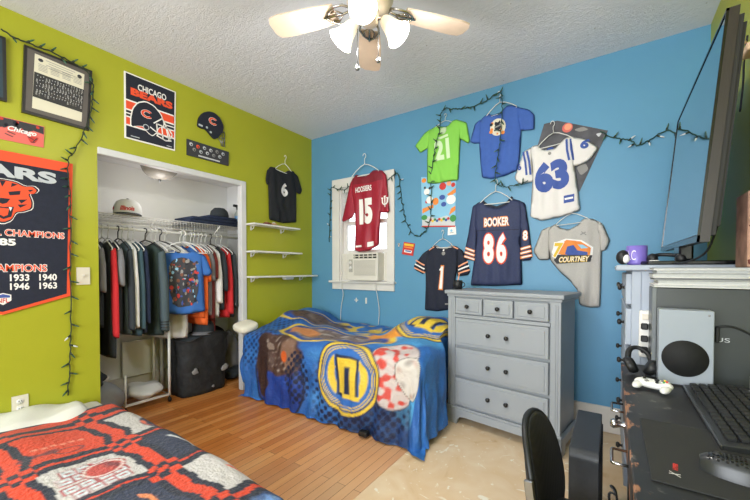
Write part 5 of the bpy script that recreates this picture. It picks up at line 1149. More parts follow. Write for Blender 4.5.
# low bed along the left wall with the team quilt
q0 = thing('bed', 'low bed under an orange, navy and white patchwork quilt, bottom left', 'bed', (1.0, -2.55, 0))
m = MB(); m.box((.03, -3.02, .004), (1.94, -2.10, .285), 'sheet_white', .05, 3, smooth=True); m.build('mattress', q0)
QK = noise2(15, 16, 7, 22)
def qcol(s, t):
    rs = np.random.RandomState(3); g = .011; wob = .010*np.sin(s*9+1)+.008*np.sin(t*13)
    X = np.round((s+.010*np.sin(t*17)+.006*np.sin(t*41))/g)*g; Y = np.round((t+.010*np.sin(s*14)+.006*np.sin(s*37))/g)*g
    NV, OR, WH = '#262A3B', '#DB4527', '#C9C4C2'
    c = np.tile(L3(OR), (len(s), 1))
    def rec(a, b, c0, d): return ((X >= a) & (X < b) & (Y >= c0) & (Y < d)).astype(float)
    BIG = -9, 9
    def R(a, b, c0, d, col, alpha=1.0):
        nonlocal c
        c = over_(c, rec(a, b, c0, d)*alpha, col)
    rows = [(-2.22, -1.60), (-2.60, -2.34), (-3.2, -2.72)]; cols = [(.53, .91), (1.02, 1.31), (1.40, 1.71), (1.83, 2.6)]
    kinds = [['W', 'N', 'W', 'B'], ['O', 'W', 'N', 'O'], ['N', 'O', 'W', 'N']]
    for (y0, y1), kr in zip(rows, kinds):
        for (x0, x1), k in zip(cols, kr):
            R(x0-.042, x1+.042, y0-.034, y1+.034, NV)
            R(x0, x1, y0, y1, {'W': WH, 'N': '#31384F', 'O': OR, 'B': '#2C4474'}[k])  # B panel: bluer navy, a sheen painted into the cloth colour
    # head-end stripes
    R(-1, .245, *BIG, NV); R(.245, .30, *BIG, NV); R(.30, .385, *BIG, OR); R(.385, .455, *BIG, NV); R(.455, .50, *BIG, OR)
    # sash checkers
    for (y0, y1) in ((-2.34, -2.22), (-2.72, -2.60)):
        for xc in (.40, .965, 1.355, 1.77):
            w = .085 if xc < .5 else .055
            for i in range(3):
                for j in range(3):
                    R(xc-w+i*w*2/3, xc-w+(i+1)*w*2/3, y0+j*.04, y0+(j+1)*.04, NV if (i+j) % 2 else OR)
    pat = nz(noise2(41, 10, 60, 140), s, t); c = c*(1+.05*pat)[:, None]
    # soft emblems woven into the panels
    n3 = nz(noise2(43, 10, 30, 90), s, t)
    def ring(cx, cy, rx, ry, w, col, clip=None):
        nonlocal c
        d = np.hypot((s-cx)/rx, (t-cy)/ry); mk = soft(np.abs(d-1)-w, .1)
        if clip is not None: mk = mk*clip
        c = over_(c, mk, col)
    # bear-badge like patch on the far white panel: navy and orange marbling
    d = np.hypot((s-.80)/.13, (t+2.055)/.085)-1; c = over_(c, soft(d, .08), '#3A3B55'); c = over_(c, soft(d+.05, .08)*soft(.1-n3, .4), '#E06A4C')
    # block-letter panel with a round badge
    for k, (bx, by) in enumerate(((1.075, -2.53), (1.075, -2.475), (1.075, -2.42), (1.135, -2.55), (1.135, -2.50), (1.215, -2.555), (1.215, -2.50), (1.215, -2.445), (1.215, -2.39), (1.275, -2.54), (1.275, -2.49), (1.275, -2.44), (1.275, -2.40))):
        e = np.maximum(np.abs(s-bx)-.024, np.abs(t-by)-.021); c = over_(c, soft(e-.006, .006), '#A8343A'); c = over_(c, soft(e, .006), '#CFDBE0'); c = over_(c, soft(np.maximum(np.abs(s-bx)-.005, np.abs(t-by)-.012), .006), '#A8343A')
    d = np.hypot((s-1.14)/.062, (t+2.425)/.062); c = over_(c, soft(d-1.25, .1), '#E6DFDC'); c = over_(c, soft(np.abs(d-1.2)-.06, .06), '#A8343A'); c = over_(c, soft(d-1, .08), '#C24A44'); c = over_(c, soft(d-.9, .08)*soft(.3-n3, .4), '#3A2B3C')
    # orange C on the navy panel, pale dashes under it
    d = np.hypot((s-1.52)/.06, (t+2.45)/.055); c = over_(c, soft(np.abs(d-1)-.20, .06)*((s-1.52 > -.02) | (np.abs(t+2.45) > .03)), '#E58A5A')
    for k in range(4): c = over_(c, soft(np.maximum(np.abs(s-1.61)-.016, np.abs(t+2.50-.035*k)-.012), .006), '#E0624A')
    # pale stroke emblem on the far navy panel, orange tick on the next white one, bright splash beyond
    d = np.abs((t+2.09)-.45*(s-1.16)); c = over_(c, soft(np.minimum(np.maximum(d-.008, np.abs(s-1.16)-.09), np.maximum(np.abs((t+2.07)+.2*(s-1.16))-.006, np.abs(s-1.15)-.10)), .006), '#E4E4E8')
    c = over_(c, soft(np.maximum(np.abs((t+2.075)-.4*(s-1.60))-.010, np.abs(s-1.60)-.06), .008), '#E8704E'); c = over_(c, soft(np.hypot((s-1.93)/.10, (t+2.13)/.05)-1+.3*n3, .3), '#6F95CE')
    # faint lettering on the orange panel
    for k in range(6): c = over_(c, soft(np.maximum(np.abs(s-.72-.008*(k % 2))-.010, np.abs(t+2.56-.034*k)-.011), .006)*.6, '#F3B49C')
    c = over_(c, soft(np.abs(np.hypot((s-.83)/.035, (t+2.46)/.05)-1)-.12, .1)*.8, '#2F3345'); c = over_(c, soft(np.maximum(np.abs(s-.80)-.02, np.abs(t+2.57)-.07)+.02*n3, .012)*.75, '#2F3345')
    return np.clip(c, 0, 1)
def qtop(x, y): return .300+.012*np.sin(x*3.1+.4)*np.sin(y*4+1)+.018*np.exp(-((x-.75)/.5)**2)
def qlimit(X, Y, z): return np.maximum(X, .02), Y, z
drape((.27, 1.86, -3.05, -2.13), (.0, .30, .03, .32), qtop, .075, .0085, QK, .012, .03, .010, qcol, 'quilt', 'quilt', q0, qlimit, .012)
m = MB()
gx, gy = np.meshgrid(np.linspace(.012, .34, 24), np.linspace(-3.1, -2.185, 50)); ny, nx = gx.shape
zz = .318+.018*np.sin(gy*9)*np.cos(gx*8)+.012*np.sin(gy*23+gx*15)+.02*np.exp(-((gx-.10)/.09)**2)-.10*np.clip((gy+2.26)/.08, 0, 1)**2-.05*np.clip((gx-.25)/.09, 0, 1)
vs = list(zip(gx.ravel().tolist(), gy.ravel().tolist(), zz.ravel().tolist())); idx = np.arange(nx*ny).reshape(ny, nx)
m.add(vs, [tuple(q) for q in np.stack([idx[:-1, :-1].ravel(), idx[:-1, 1:].ravel(), idx[1:, 1:].ravel(), idx[1:, :-1].ravel()], 1).tolist()], 'sheet_white', True); m.build('rumpled_sheet', q0)

# ------------------------------------------------------------------ grey dresser
def knob(mb, X, mat='knob_black', s=1.0): mb.lathe([(0, .030*s), (.010*s, .029*s), (.0155*s, .022*s), (.0135*s, .015*s), (.006*s, .011*s), (.007*s, .003*s), (.011*s, 0)], mat, 16, X=X)
ang = math.radians(-9.0); DL, DD, DH = .826, .400, 1.012
dr = thing('dresser', 'grey painted chest of drawers against the blue wall', 'dresser', (0, 0, 0))
def prof_box(mb, lo, hi, mat, b=.004): mb.box(lo, hi, mat, b, 2)
m = MB(); D = 'dresser_grey'
prof_box(m, (.02, .012, .10), (DL-.02, DD, .97), D); m.build('carcass', dr)
m = MB(); prof_box(m, (-.022, -.022, .985), (DL+.022, DD+.004, DH), D, .006); prof_box(m, (-.008, -.008, .965), (DL+.008, DD, .986), D, .005); m.build('top', dr)
for x in (0.0, DL-.062):
    m = MB(); prof_box(m, (x, -.002, .12), (x+.062, .03, .966), D, .003)
    for k in (1, 2): prof_box(m, (x+.012+.014*k, -.006, .15), (x+.019+.014*k, .0, .945), D, .002)
    m.build('corner_stile', dr)
m = MB()
base = [(-.012, 0), (.085, 0), (.092, .035), (.11, .055), (.15, .062), (DL-.15, .062), (DL-.11, .055), (DL-.092, .035), (DL-.085, 0), (DL+.012, 0), (DL+.012, .115), (-.012, .115)]
m.prism(base, 1, -.014, .012, D, .002)
for x0, x1 in ((-.012, .014), (DL-.014, DL+.012)): m.prism([(-.014, 0), (.07, 0), (.085, .055), (DD-.08, .055), (DD-.065, 0), (DD, 0), (DD, .115), (-.014, .115)], 0, x0, x1, D, .002)
prof_box(m, (-.008, -.010, .115), (DL+.008, .012, .132), D, .004); m.build('plinth', dr)
def drawer(x0, x1, z0, z1, ks, name='drawer'):
    m = MB(); prof_box(m, (x0, -.016, z0), (x1, .02, z1), D, .006); prof_box(m, (x0+.022, -.021, z0+.022), (x1-.022, -.010, z1-.022), D, .004); d = m.build(name, dr)
    for kx in ks:
        m = MB(); knob(m, Matrix.Translation((kx, -.020, (z0+z1)/2)) @ Matrix.Rotation(PI/2, 4, 'X')); m.build('knob', d)
drawer(.072, .292, .838, .955, (.182,)); drawer(.305, .521, .838, .955, (.420,)); drawer(.534, .754, .838, .955, (.645,))
for z0, z1 in ((.600, .805), (.372, .580), (.150, .352)): drawer(.072, .756, z0, z1, (.352, .486))
m = MB(); prof_box(m, (.062, -.012, .808), (DL-.062, .016, .832), D, .003); m.build('rail', dr)
dr.location = (1.904, -.458, 0); dr.rotation_euler = (0, 0, ang); dr.scale = (.965, 1, 1)
mg = thing('cup', 'small black cup with a pencil on the left end of the dresser', 'cup', (1.935, -.34, DH+.001))
m = MB(); m.X = Matrix.Translation((1.935, -.34, DH+.001)); m.lathe([(0, 0), (.034, 0), (.037, .07), (.034, .07), (.032, .006), (0, .006)], 'black', 24); m.build('cup_body', mg)
m = MB(); m.tube([(1.935+.034, -.34, DH+.015), (1.935+.056, -.34, DH+.028), (1.935+.058, -.34, DH+.045), (1.935+.036, -.34, DH+.058)], .004, 'black', 8); m.build('handle', mg)
m = MB(); m.cyl((1.925, -.34, DH+.012), (1.945, -.33, DH+.13), .004, 'peach_print', n=8); tag(m.build('pencil'), 'pink pencil standing in the small black cup', 'pencil')

# ------------------------------------------------------------------ tall white chest in the right corner
TX0, TX1, TY0, TY1, TH = 3.003, 3.438, -1.00, -.20, 1.19
ch = thing('chest_of_drawers', 'tall pale grey chest of drawers in the right corner under the television', 'chest of drawers', ((TX0+TX1)/2, (TY0+TY1)/2, 0))
W = 'chest_white'
m = MB(); m.box((TX0+.02, TY0, .0), (TX1, TY1, TH-.026), W, .003); m.box((TX0+.02, TY0-.004, .06), (TX0+.055, TY0, TH-.03), W, .002); m.build('carcass', ch)
m = MB(); m.box((TX0-.040, TY0-.022, TH-.026), (TX1, TY1+.02, TH), W, .006, 2); m.build('top', ch)
for z0, z1 in ((.14, .375), (.395, .59), (.61, .795), (.815, .985), (1.005, 1.15)):
    m = MB(); m.box((TX0-.002, TY0+.02, z0), (TX0+.022, TY1-.02, z1), W, .005, 2); d = m.build('drawer', ch)
    for y in (TY0+.2, TY1-.2):
        m = MB(); knob(m, Matrix.Translation((TX0-.002, y, (z0+z1)/2)) @ Matrix.Rotation(-PI/2, 4, 'Y')); m.build('knob', d)
ps = thing('power_strip', 'white power strip with black sockets fixed on the side of the white chest', 'power strip', (3.07, TY0-.03, .78))
m = MB(); m.box((3.050, TY0-.034, .775), (3.094, TY0-.005, .985), 'white_plastic', .008, 2); m.build('housing', ps)
for z in (.81, .86, .915):
    m = MB(); m.box((3.056, TY0-.046, z-.014), (3.082, TY0-.030, z+.014), 'black', .004); m.build('plug', ps)
m = MB(); m.box((3.06, TY0-.038, .945), (3.084, TY0-.033, .97), 'ivory', .002); m.build('rocker_switch', ps)

# mug and oddments on the chest
mx, my = 3.045, -.90
mg = thing('mug', 'purple mug with white lettering on the corner of the white chest', 'mug', (mx, my, TH))
m = MB(); m.X = Matrix.Translation((mx, my, TH+.001)); m.lathe([(0, 0), (.038, 0), (.041, .01), (.041, .092), (.038, .092), (.037, .01), (0, .008)], 'mug_purple', 28); m.build('mug_body', mg)
m = MB(); c0 = Vector((mx, my, TH+.001)); dv = Vector((-.9, .44, 0)).normalized()
m.tube(catmull([c0+dv*.036+Vector((0, 0, .02)), c0+dv*.062+Vector((0, 0, .03)), c0+dv*.064+Vector((0, 0, .06)), c0+dv*.036+Vector((0, 0, .075))], 5), .005, 'mug_purple', 8); m.build('handle', mg)
m = MB(); V, F = text_mesh('LC', -.01); af = math.radians(-100)
m.add([((mx+.0425*math.cos(af-.35+(x-.5)*.75)), (my+.0425*math.sin(af-.35+(x-.5)*.75)), TH+.024+y*.046) for x, y in V], F, 'white_print'); m.build('lettering', mg)
m = MB(); X = Matrix.Translation((2.990, -.915, TH+.0385)) @ Matrix.Rotation(math.radians(75), 4, 'X'); m.ell((0, 0, 0), (.028, .036, .03), 'black', 20, 12, X=X); m.ell((.012, -.012, .014), (.016, .022, .02), 'white_print', 14, 8, X=X); tag(m.build('ornament'), 'round black and white ornament left of the purple mug', 'ornament')
m = MB(); m.tube(catmull([(3.10, -.92, TH+.012), (3.09, -.86, TH+.02), (3.13, -.80, TH+.05), (3.20, -.82, TH+.045), (3.21, -.90, TH+.02)], 6), .009, 'black', 8); m.ell((3.102, -.925, TH+.028), (.022, .03, .026), 'black', 16, 10); m.ell((3.205, -.91, TH+.028), (.022, .03, .026), 'black', 16, 10)
tag(m.build('headphones'), 'black headphones lying behind the purple mug on the chest', 'headphones')
m = MB(); m.box((3.085, -.975, TH+.001), (3.125, -.945, TH+.022), 'white_plastic', .006, 2); tag(m.build('charger'), 'small white charger block beside the purple mug', 'charger')

# television
tv = thing('television', 'large black flat television seen edge-on above the white chest', 'television', (3.24, -.85, TH))
def tvp(yy, f, w):
    g = (yy+1.365)/1.115; bx = 3.192+.004*g; tx = 3.257+.008*g
    return (bx+(tx-bx)*f+w, yy, 1.265+.015*g+.775*f)
def slab(mb, y0, y1, f0, f1, w0, w1, mat):
    vs = [tvp(y, f, w) for w in (w0, w1) for y, f in ((y0, f0), (y1, f0), (y1, f1), (y0, f1))]
    mb.add(vs, [(0, 1, 2, 3), (7, 6, 5, 4), (0, 4, 5, 1), (1, 5, 6, 2), (2, 6, 7, 3), (3, 7, 4, 0)], mat)
m = MB(); slab(m, -1.365, -.25, 0, 1, .004, .030, 'tv_black'); slab(m, -1.355, -.26, .03, .965, .030, .044, 'tv_back'); slab(m, -1.335, -.28, .07, .94, .044, .056, 'tv_back'); m.build('cabinet', tv)
m = MB(); slab(m, -1.357, -.26, .035, .985, -.001, .0035, 'tv_screen'); m.build('screen', tv)
m = MB()
for a in ((-1.365, -.25, 0, .03), (-1.365, -.25, .988, 1), (-1.365, -1.359, 0, 1), (-.258, -.25, 0, 1)): slab(m, a[0], a[1], a[2], a[3], -.004, .004, 'black_gloss')
m.build('bezel', tv)
m = MB(); m.box((3.195, -.93, TH+.02), (3.245, -.77, 1.30), 'black_gloss', .008); m.build('stand_neck', tv)
m = MB(); m.prism([(3.08, -.99), (3.37, -.99), (3.40, -.92), (3.40, -.72), (3.36, -.65), (3.10, -.65), (3.05, -.74), (3.05, -.92)], 2, TH+.001, TH+.018, 'black_gloss', .004); m.build('stand_base', tv)
m = MB(); m.tube(catmull([(3.26, -1.30, 1.36), (3.24, -1.22, 1.24), (3.20, -1.09, 1.20), (3.17, -1.02, 1.197)], 8), .004, 'black', 6); tag(m.build('television_cable'), 'thin black cable drooping from behind the television', 'cable')

# ------------------------------------------------------------------ black worn desk
KX0, KX1, KY0, KY1, KZ = 2.985, 3.438, -2.75, -1.03, .74
dk = thing('desk', 'long black desk with chipped paint along the right wall', 'desk', ((KX0+KX1)/2, (KY0+KY1)/2, 0)); K_ = 'worn_black_paint'
m = MB(); m.box((KX0, KY0, KZ-.028), (KX1, KY1, KZ), K_, .003); m.build('desktop', dk)
m = MB(); m.box((KX0+.03, KY1-.03, 0), (KX1, KY1-.005, KZ-.028), K_); m.box((KX0+.03, KY0+.005, 0), (KX1, KY0+.03, KZ-.028), K_); m.box((KX0+.03, -1.98, 0), (KX1, -1.955, KZ-.028), K_); m.build('side_panel', dk)
m = MB(); m.box((KX1-.02, KY0+.03, .30), (KX1-.004, KY1-.03, KZ-.028), K_); m.build('back_panel', dk)
for i, (y0, y1) in enumerate(((-1.46, -1.045), (-1.95, -1.475))):
    m = MB(); m.box((KX0+.006, y0, .545), (KX1-.03, y1, KZ-.034), K_, .003); d = m.build('drawer', dk); yc = -1.25 if i == 0 else -1.71
    m = MB(); m.tube([(KX0+.008, yc-.05, .60), (KX0-.032, yc-.05, .60), (KX0-.034, yc-.044, .60), (KX0-.034, yc+.044, .60), (KX0-.032, yc+.05, .60), (KX0+.008, yc+.05, .60)], .0045, 'chrome', 8); m.build('handle', d)
m = MB(); m.X = Matrix.Translation((KX0+.006, -1.44, .60)) @ Matrix.Rotation(-PI/2, 4, 'Y'); m.lathe([(.012, 0), (.009, .012), (.014, .024), (.018, .034), (.012, .044), (0, .046)], 'chrome', 16); m.build('lock_knob', dk)
m = MB(); m.tube(catmull([(KX0-.012, -1.54, .30), (KX0-.02, -1.545, .40), (KX0-.035, -1.55, .42), (KX0-.02, -1.56, .40), (KX0-.04, -1.56, .385), (KX0-.01, -1.55, .20), (KX0-.02, -1.52, .004)], 6), .004, 'black', 6); tag(m.build('cable'), 'black cable hanging in front of the desk drawers', 'cable')

# dark box with letters, magazines, tan box
bx = thing('storage_box', 'dark grey monitor box standing at the far end of the desk', 'box', (3.26, -1.13, KZ))
m = MB(); m.box((3.083, -1.222, KZ+.001), (3.436, -1.045, 1.098), 'dark_box', .003); m.build('carton', bx)
m = MB(); m.box((3.080, -1.226, KZ+.001), (3.094, -1.216, 1.098), 'box_edge', .001); m.build('edge_strip', bx)
m = MB(); s = Sheet(Frame((0, -1.222, 0), (1, 0, 0), (0, 0, 1), (0, -1, 0)), None, 0, 0); s.text(m, 'ASUS', (3.262, .910), .085, .016, 'light_grey_print', .0012); m.build('lettering', bx)
m = MB(); m.tube(catmull([(3.262, -1.232, .95), (3.285, -1.236, .962), (3.32, -1.234, .958), (3.37, -1.23, .93)], 6), .004, 'black', 6); m.box((3.262, -1.24, .90), (3.274, -1.226, .96), 'black', .003); tag(m.build('cable'), 'short black cable and plug beside the white game console', 'cable')
z = 1.100
for k, (x0, y0, h, mm_) in enumerate(((3.085, -1.235, .012, 'paper'), (3.098, -1.228, .014, 'paper'), (3.086, -1.226, .010, 'paper_grey'), (3.082, -1.236, .016, 'paper'), (3.094, -1.222, .012, 'paper'), (3.084, -1.230, .010, 'paper'))):
    b = thing('magazine', ('lowest', 'second', 'third', 'fourth', 'fifth', 'topmost')[k]+' magazine in the stack on the dark box' + (' counted from the bottom' if 0 < k < 5 else ''), 'magazine', (3.26, -1.13, z), 'magazines stacked on the dark box')
    m = MB(); m.box((x0, y0, z+.001), (3.437-.004*(k % 2), -1.05, z+h-.001), mm_); m.build('pages', b)
    m = MB(); m.box((x0-.002, y0-.002, z+h-.0014), (3.438-.004*(k % 2), -1.048, z+h), 'white_plastic' if k % 2 == 0 else 'paper_grey'); m.box((x0-.002, y0-.002, z), (3.438-.004*(k % 2), -1.048, z+.0012), 'white_plastic'); m.build('cover', b); z += h+.0006
tb = thing('cardboard_box', 'tan patterned box on the magazines at the right edge', 'box', (3.39, -1.14, z))
m = MB(); m.box((3.348, -1.205, z), (3.437, -1.06, z+.275), 'tan_card', .003); m.build('carton', tb)
m = MB()
for (a, b_, r) in ((3.372, .06, .016), (3.41, .10, .02), (3.367, .15, .016), (3.41, .2, .02), (3.378, .235, .014), (3.362, .02, .012)):
    lump(m, (a, -1.206, z+b_), (r, .002, r*.8), 'blotch', int(b_*1000), .3, 12, 6)
m.build('printed_blotches', tb)
m = MB(); m.tube(catmull([(3.442, -.80, 2.115), (3.41, -.815, 2.12), (3.395, -.83, 2.135), (3.41, -.85, 2.15)], 6), [.008]*18+[.012], 'pale_wood', 8); m.box((3.405, -.90, 2.09), (3.441, -.80, 2.125), 'pale_wood', .008, 2); tag(m.build('wall_peg'), 'pale wooden peg on the right green wall behind the television', 'wall peg')
m = MB(); m.tube(catmull([(3.43, -.79, 2.20), (3.425, -.77, 2.10), (3.432, -.73, 2.02), (3.43, -.70, 1.90)], 6), .004, 'black', 6); tag(m.build('extension_cord'), 'dark cord hanging on the right green wall by the peg', 'cord')

# game console
gc = thing('game_console', 'white upright game console with a round black vent on the desk', 'game console', (3.17, -1.30, KZ))
m = MB(); m.box((3.094, -1.318, KZ+.006), (3.246, -1.250, KZ+.281), 'console_white', .003, 2); m.build('casing', gc)
m = MB(); m.X = Matrix.Translation((3.168, -1.3185, KZ+.105)) @ Matrix.Rotation(PI/2, 4, 'X'); m.lathe([(.066, 0), (.066, .0016), (0, .0022)], 'vent_mesh', 48); m.build('vent', gc)
m = MB(); m.box((3.10, -1.314, KZ), (3.24, -1.254, KZ+.007), 'black', .001); m.build('foot', gc)
m = MB(); m.X = Matrix.Translation((3.232, -1.3185, KZ+.266)) @ Matrix.Rotation(PI/2, 4, 'X'); m.lathe([(.004, 0), (.003, .0012), (0, .0012)], 'grey_print', 12); m.build('power_button', gc)

# headset and controller
hs = thing('headset', 'black over-ear headset standing behind the white controller', 'headset', (3.04, -1.20, KZ))
m = MB(); m.tube(catmull([(3.005, -1.22, KZ+.05), (3.01, -1.17, KZ+.11), (3.04, -1.15, KZ+.125), (3.075, -1.17, KZ+.10), (3.085, -1.22, KZ+.05)], 8), .011, 'black', 10); m.build('headband', hs)
for x, r in ((3.012, -.35), (3.078, .35)):
    m = MB(); m.X = Matrix.Translation((x, -1.225, KZ+.047)) @ Matrix.Rotation(PI/2+r, 4, 'Y'); m.lathe([(0, -.014), (.035, -.014), (.042, -.004), (.040, .012), (.030, .020), (.022, .012), (0, .010)], 'black', 24); m.build('ear_cup', hs)
hs.scale = (1, 1, .78)
gp = thing('game_controller', 'white game controller lying on the front of the desk', 'game controller', (3.065, -1.42, KZ)); X = Matrix.Translation((3.070, -1.425, KZ+.022)) @ Matrix.Rotation(math.radians(-20), 4, 'Z') @ Matrix.Scale(.74, 4) @ Matrix.Rotation(math.radians(8), 4, 'X')
m = MB(); m.X = X; m.ell((0, .005, 0), (.066, .034, .019), 'white_plastic', 28, 14, pw=.85)
for s_ in (-1, 1): m.ell((.054*s_, -.022, -.004), (.020, .042, .015), 'white_plastic', 20, 12, X=Matrix.Translation((0, 0, 0)) @ Matrix.Rotation(math.radians(0), 4, 'Z')); m.ell((.048*s_, .006, .0), (.028, .028, .018), 'white_plastic', 18, 10)
m.build('shell', gp)
for x, y in ((-.036, .012), (.020, -.012)):
    m = MB(); m.X = X; m.lathe([(.007, .016), (.006, .026), (.010, .028), (.009, .032), (0, .0305)], 'black', 16, X=Matrix.Translation((x, y, 0))); m.build('thumbstick', gp)
m = MB(); m.X = X; m.box((-.030, -.017, .016), (-.010, -.010, .022), 'grey_print', .002); m.box((-.0235, -.024, .016), (-.0165, -.003, .022), 'grey_print', .002); m.build('direction_pad', gp)
for x, y, c_ in ((.042, .022, 'yellow_print'), (.052, .012, 'red_print'), (.042, .002, 'leaf_print'), (.032, .012, 'blue_print')):
    m = MB(); m.X = X; m.lathe([(.0045, .016), (.0045, .023), (0, .0245)], c_ if c_ != 'blue_print' else 'grey_print', 12, X=Matrix.Translation((x, y, 0))); m.build('face_button', gp)
m = MB(); m.X = X
for s_ in (-1, 1): m.box((.04*s_-.018, .028, -.002), (.04*s_+.018, .042, .012), 'light_grey_print', .005, 2)
m.build('shoulder_button', gp)

# keyboard
kb = thing('keyboard', 'black mechanical keyboard with a silver front edge on the desk', 'keyboard', (3.24, -1.60, KZ)); kx0, kx1, ky0, ky1 = 3.165, 3.325, -1.86, -1.335
m = MB(); m.prism([(kx0, 0), (kx1, 0), (kx1, .030), (kx0, .014)], 1, ky0, ky1, 'keyboard_base', .002); m.v = [(p[0], p[1], p[2]+KZ+.001) for p in m.v]; m.build('base', kb)
m = MB(); m.box((kx0-.004, ky0, KZ+.004), (kx0+.001, ky1, KZ+.014), 'steel', .001); m.build('front_trim', kb)
KM = MB(); KM.prism([(-.0078, -.0078), (.0078, -.0078), (.0078, .0078), (-.0078, .0078)], 2, 0, .010, 'keys_black', .0018)
kme = bpy.data.meshes.new('keycap'); kme.from_pydata(KM.v, [], KM.f); kme.materials.append(MATS['keys_black']); kme.update()
cnt = 0
for r_ in range(6):
    for c_ in range(16):
        if r_ == 0 and 3 < c_ < 9:
            if c_ != 4: continue
        if cnt >= 100: break
        o = bpy.data.objects.new('keycap', kme); C.objects.link(o); o.parent = kb; f = (r_+.5)/6
        x = kx0+.012+f*(kx1-kx0-.02); y = ky1-.022-.0308*c_
        o.location = Vector((x, y, KZ+.0152+.016*f))-ORI[kb.name]; o.rotation_euler = (0, math.radians(-6), 0); o.scale = (1.25, 1.65, 1)
        if r_ == 0 and c_ == 4: o.scale = (1.25, 9.5, 1); o.location.y -= .062
        cnt += 1
m = MB(); m.box((kx1-.016, ky1-.05, KZ+.030), (kx1-.010, ky1-.035, KZ+.0335), 'red_print'); m.build('status_light', kb)
m = MB(); m.tube(catmull([(kx1+.0, ky0+.2, KZ+.02), (kx1+.04, ky0+.18, KZ+.008), (kx1+.06, ky0+.28, KZ+.006), (kx1+.09, ky0+.4, KZ+.006)], 6), .003, 'black', 6); m.build('cable', kb)
m = MB(); m.box((3.325, -1.392, KZ+.032), (3.36, -1.355, KZ+.085), 'white_plastic', .006, 2); m.box((3.323, -1.394, KZ+.001), (3.362, -1.353, KZ+.034), 'grey_print', .004); tag(m.build('desk_gadget'), 'small white cube gadget behind the keyboard at the right edge', 'gadget')

# mouse pad and mouse
mp = thing('mouse_pad', 'black cloth mouse pad with a red and white logo on the desk', 'mouse pad', (3.13, -1.93, KZ))
m = MB(); m.box((3.016, -2.10, KZ+.0005), (3.36, -1.745, KZ+.004), 'pad_black', .0015); m.v = [p if True else p for p in m.v]; m.build('pad', mp)
m = MB(); fr = Frame((3.060, -2.035, KZ+.0042), (.12*.62, .99*.62, 0), (-.99*.62, .12*.62, 0), (0, 0, 1)); s = Sheet(fr, None, 0, 0)
s.text(m, 'X', (-.028, .0), .030, .030, 'white_print', .0003, shear=.35, bold=.0); s.text(m, 'HYPER', (.030, -.001), .055, .014, 'red_print', .0003, bold=.06, shear=.2); m.build('logo', mp)
mo = thing('computer_mouse', 'black gaming mouse with a honeycomb shell on the mouse pad', 'mouse', (3.16, -1.955, KZ)); X = Matrix.Translation((3.172, -1.995, KZ+.005)) @ Matrix.Rotation(math.radians(-8), 4, 'Z') @ Matrix.Scale(1.08, 4)
def mz_(u, v):
    w = .030+.004*math.cos(u*3); hh = .036*(1-abs((u+.1)/1.12)**3)**.6; return hh*math.sqrt(max(0, 1-(abs(v)**3)))
m = MB(); m.X = X; vs = []; fs = []; nu, nv = 24, 17
for i in range(nu+1):
    u = -1+2*i/nu; half = .031*(1-abs(u)**4*.55)*(1+.06*math.cos(u*4))
    for j in range(nv):
        v = -1+2*j/(nv-1); vs.append((u*.062, v*half, mz_(u, v)))
for i in range(nu):
    for j in range(nv-1): a = i*nv+j; fs.append((a, a+nv, a+nv+1, a+1))
m.add(vs, fs, 'mouse_black', True); m.build('shell', mo)
m = MB(); m.X = X
for i in range(9):
    for j in range(7):
        u = -.78+.1*i; v = -.66+.2*j+.1*(i % 2); z = mz_(u, v)
        if z < .012: continue
        half = .031*(1-abs(u)**4*.55)*(1+.06*math.cos(u*4)); e = .02
        nx_ = -(mz_(u+e, v)-mz_(u-e, v))/(2*e*.062); ny_ = -(mz_(u, v+e)-mz_(u, v-e))/(2*e*half); nrm = Vector((nx_, ny_, 1)).normalized(); q = nrm.to_track_quat('Z', 'Y').to_matrix().to_4x4()
        m.add([tuple((Matrix.Translation(Vector((u*.062, v*half, z))+nrm*.0005) @ q) @ Vector((.0024*math.cos(k*PI/3), .0024*math.sin(k*PI/3), 0))) for k in range(6)], [tuple(range(6))], 'black_gloss')
m.build('honeycomb_holes', mo)
m = MB(); m.X = X @ Matrix.Translation((-.036, 0, .030)) @ Matrix.Rotation(PI/2, 4, 'X'); m.lathe([(.0, -.004), (.008, -.004), (.0085, 0), (.008, .004), (0, .004)], 'black', 14); m.build('scroll_wheel', mo)

# ------------------------------------------------------------------ black tower and office chair
tw = thing('computer_tower', 'slim black computer tower standing between chair and dresser', 'computer', (2.862, -1.215, 0))
m = MB(); pr = [(-1.44, .012), (-1.44, .43)]+[(-1.44+.035*(1-math.cos(a)), .43+.035*math.sin(a)) for a in np.linspace(0, PI/2, 7)][1:]+[(-.98, .465), (-.98, .012)]
m.prism(pr, 0, 2.812, 2.914, 'tower_black', .003); m.build('case', tw)
m = MB()
for k in range(22): m.box((2.912, -1.42+.0195*k, .06), (2.919, -1.412+.0195*k, .425), 'black')
m.build('side_vents', tw)
m = MB()
for y in (-1.40, -1.02): m.box((2.815, y-.015, 0), (2.911, y+.015, .013), 'black')
m.build('feet', tw)
oc = thing('office_chair', 'dark office chair with a rounded mesh back, bottom centre foreground', 'office chair', (2.80, -1.76, 0)); cxp, cyp = 2.748, -1.75
az = math.radians(88); R = Matrix.Translation((cxp, cyp, .470)) @ Matrix.Rotation(az-PI/2, 4, 'Z') @ Matrix.Rotation(math.radians(-7), 4, 'Y')
m = MB(); m.X = R; n = 40; mz = 14; vs = []; fs = []
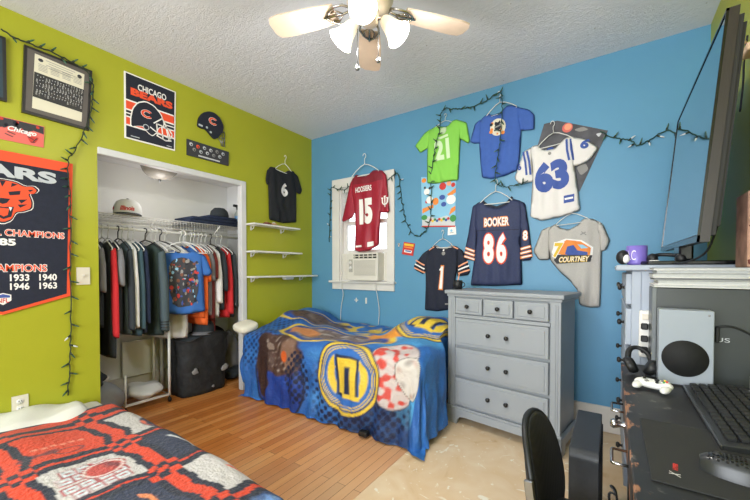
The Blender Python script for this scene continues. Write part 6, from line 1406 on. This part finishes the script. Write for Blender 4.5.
for side, w in ((1, .018), (-1, -.018)):
    for i in range(mz+1):
        rr = i/mz
        for k in range(n):
            a = 2*PI*k/n; f = (abs(math.cos(a))**2.5+abs(math.sin(a))**2.5)**(-1/2.5); y = .190*rr*math.cos(a)*f*(1-.12*math.sin(a)); z = .215*rr*math.sin(a)*f; vs.append((w*(1-rr**4*.6)+.045*(y/.2)**2, y, z))
def ix(s_, i, k): return s_*(mz+1)*n+i*n+k % n
for i in range(mz):
    for k in range(n): fs.append((ix(0, i, k), ix(0, i+1, k), ix(0, i+1, k+1), ix(0, i, k+1))); fs.append((ix(1, i, k+1), ix(1, i+1, k+1), ix(1, i+1, k), ix(1, i, k)))
for k in range(n): fs.append((ix(0, mz, k), ix(1, mz, k), ix(1, mz, k+1), ix(0, mz, k+1)))
m.add(vs, fs, 'chair_mesh', True); m.build('backrest', oc)
m = MB(); m.X = R; pts = []
for k in range(n):
    a = 2*PI*k/n; f = (abs(math.cos(a))**2.5+abs(math.sin(a))**2.5)**(-1/2.5); y = .192*math.cos(a)*f*(1-.12*math.sin(a)); z = .217*math.sin(a)*f; pts.append((.045*(y/.2)**2-.004, y, z))
m.tube(pts, .010, 'black', 8, closed=True); m.build('back_frame', oc)
m = MB(); m.X = R; m.box((.015, -.200, .03), (.040, -.188, .10), 'steel', .003); m.build('clip', oc)
m = MB(); m.ell((2.85, -1.75, .335), (.15, .165, .035), 'chair_mesh', 28, 12, pw=.7); m.build('seat', oc)
m = MB(); m.tube([(2.735, -1.75, .38), (2.715, -1.75, .31), (2.74, -1.75, .295), (2.82, -1.755, .295)], .014, 'black', 8); m.build('back_bracket', oc)
m = MB(); m.cyl((2.80, -1.76, .08), (2.80, -1.76, .36), .022, 'black', n=14); m.build('gas_lift', oc)
for k in range(5):
    a = 2*PI*k/5+.3; e = (2.80+.24*math.cos(a), -1.76+.24*math.sin(a))
    m = MB(); m.tube([(2.80, -1.76, .09), (e[0], e[1], .065)], [.02, .012], 'black', 8); lg = m.build('base_leg', oc)
    m = MB(); m.X = Matrix.Translation((e[0], e[1], .026)) @ Matrix.Rotation(a, 4, 'Z') @ Matrix.Rotation(PI/2, 4, 'X'); m.lathe([(0, -.016), (.022, -.016), (.025, 0), (.022, .016), (0, .016)], 'caster_black', 16); m.build('caster', lg)
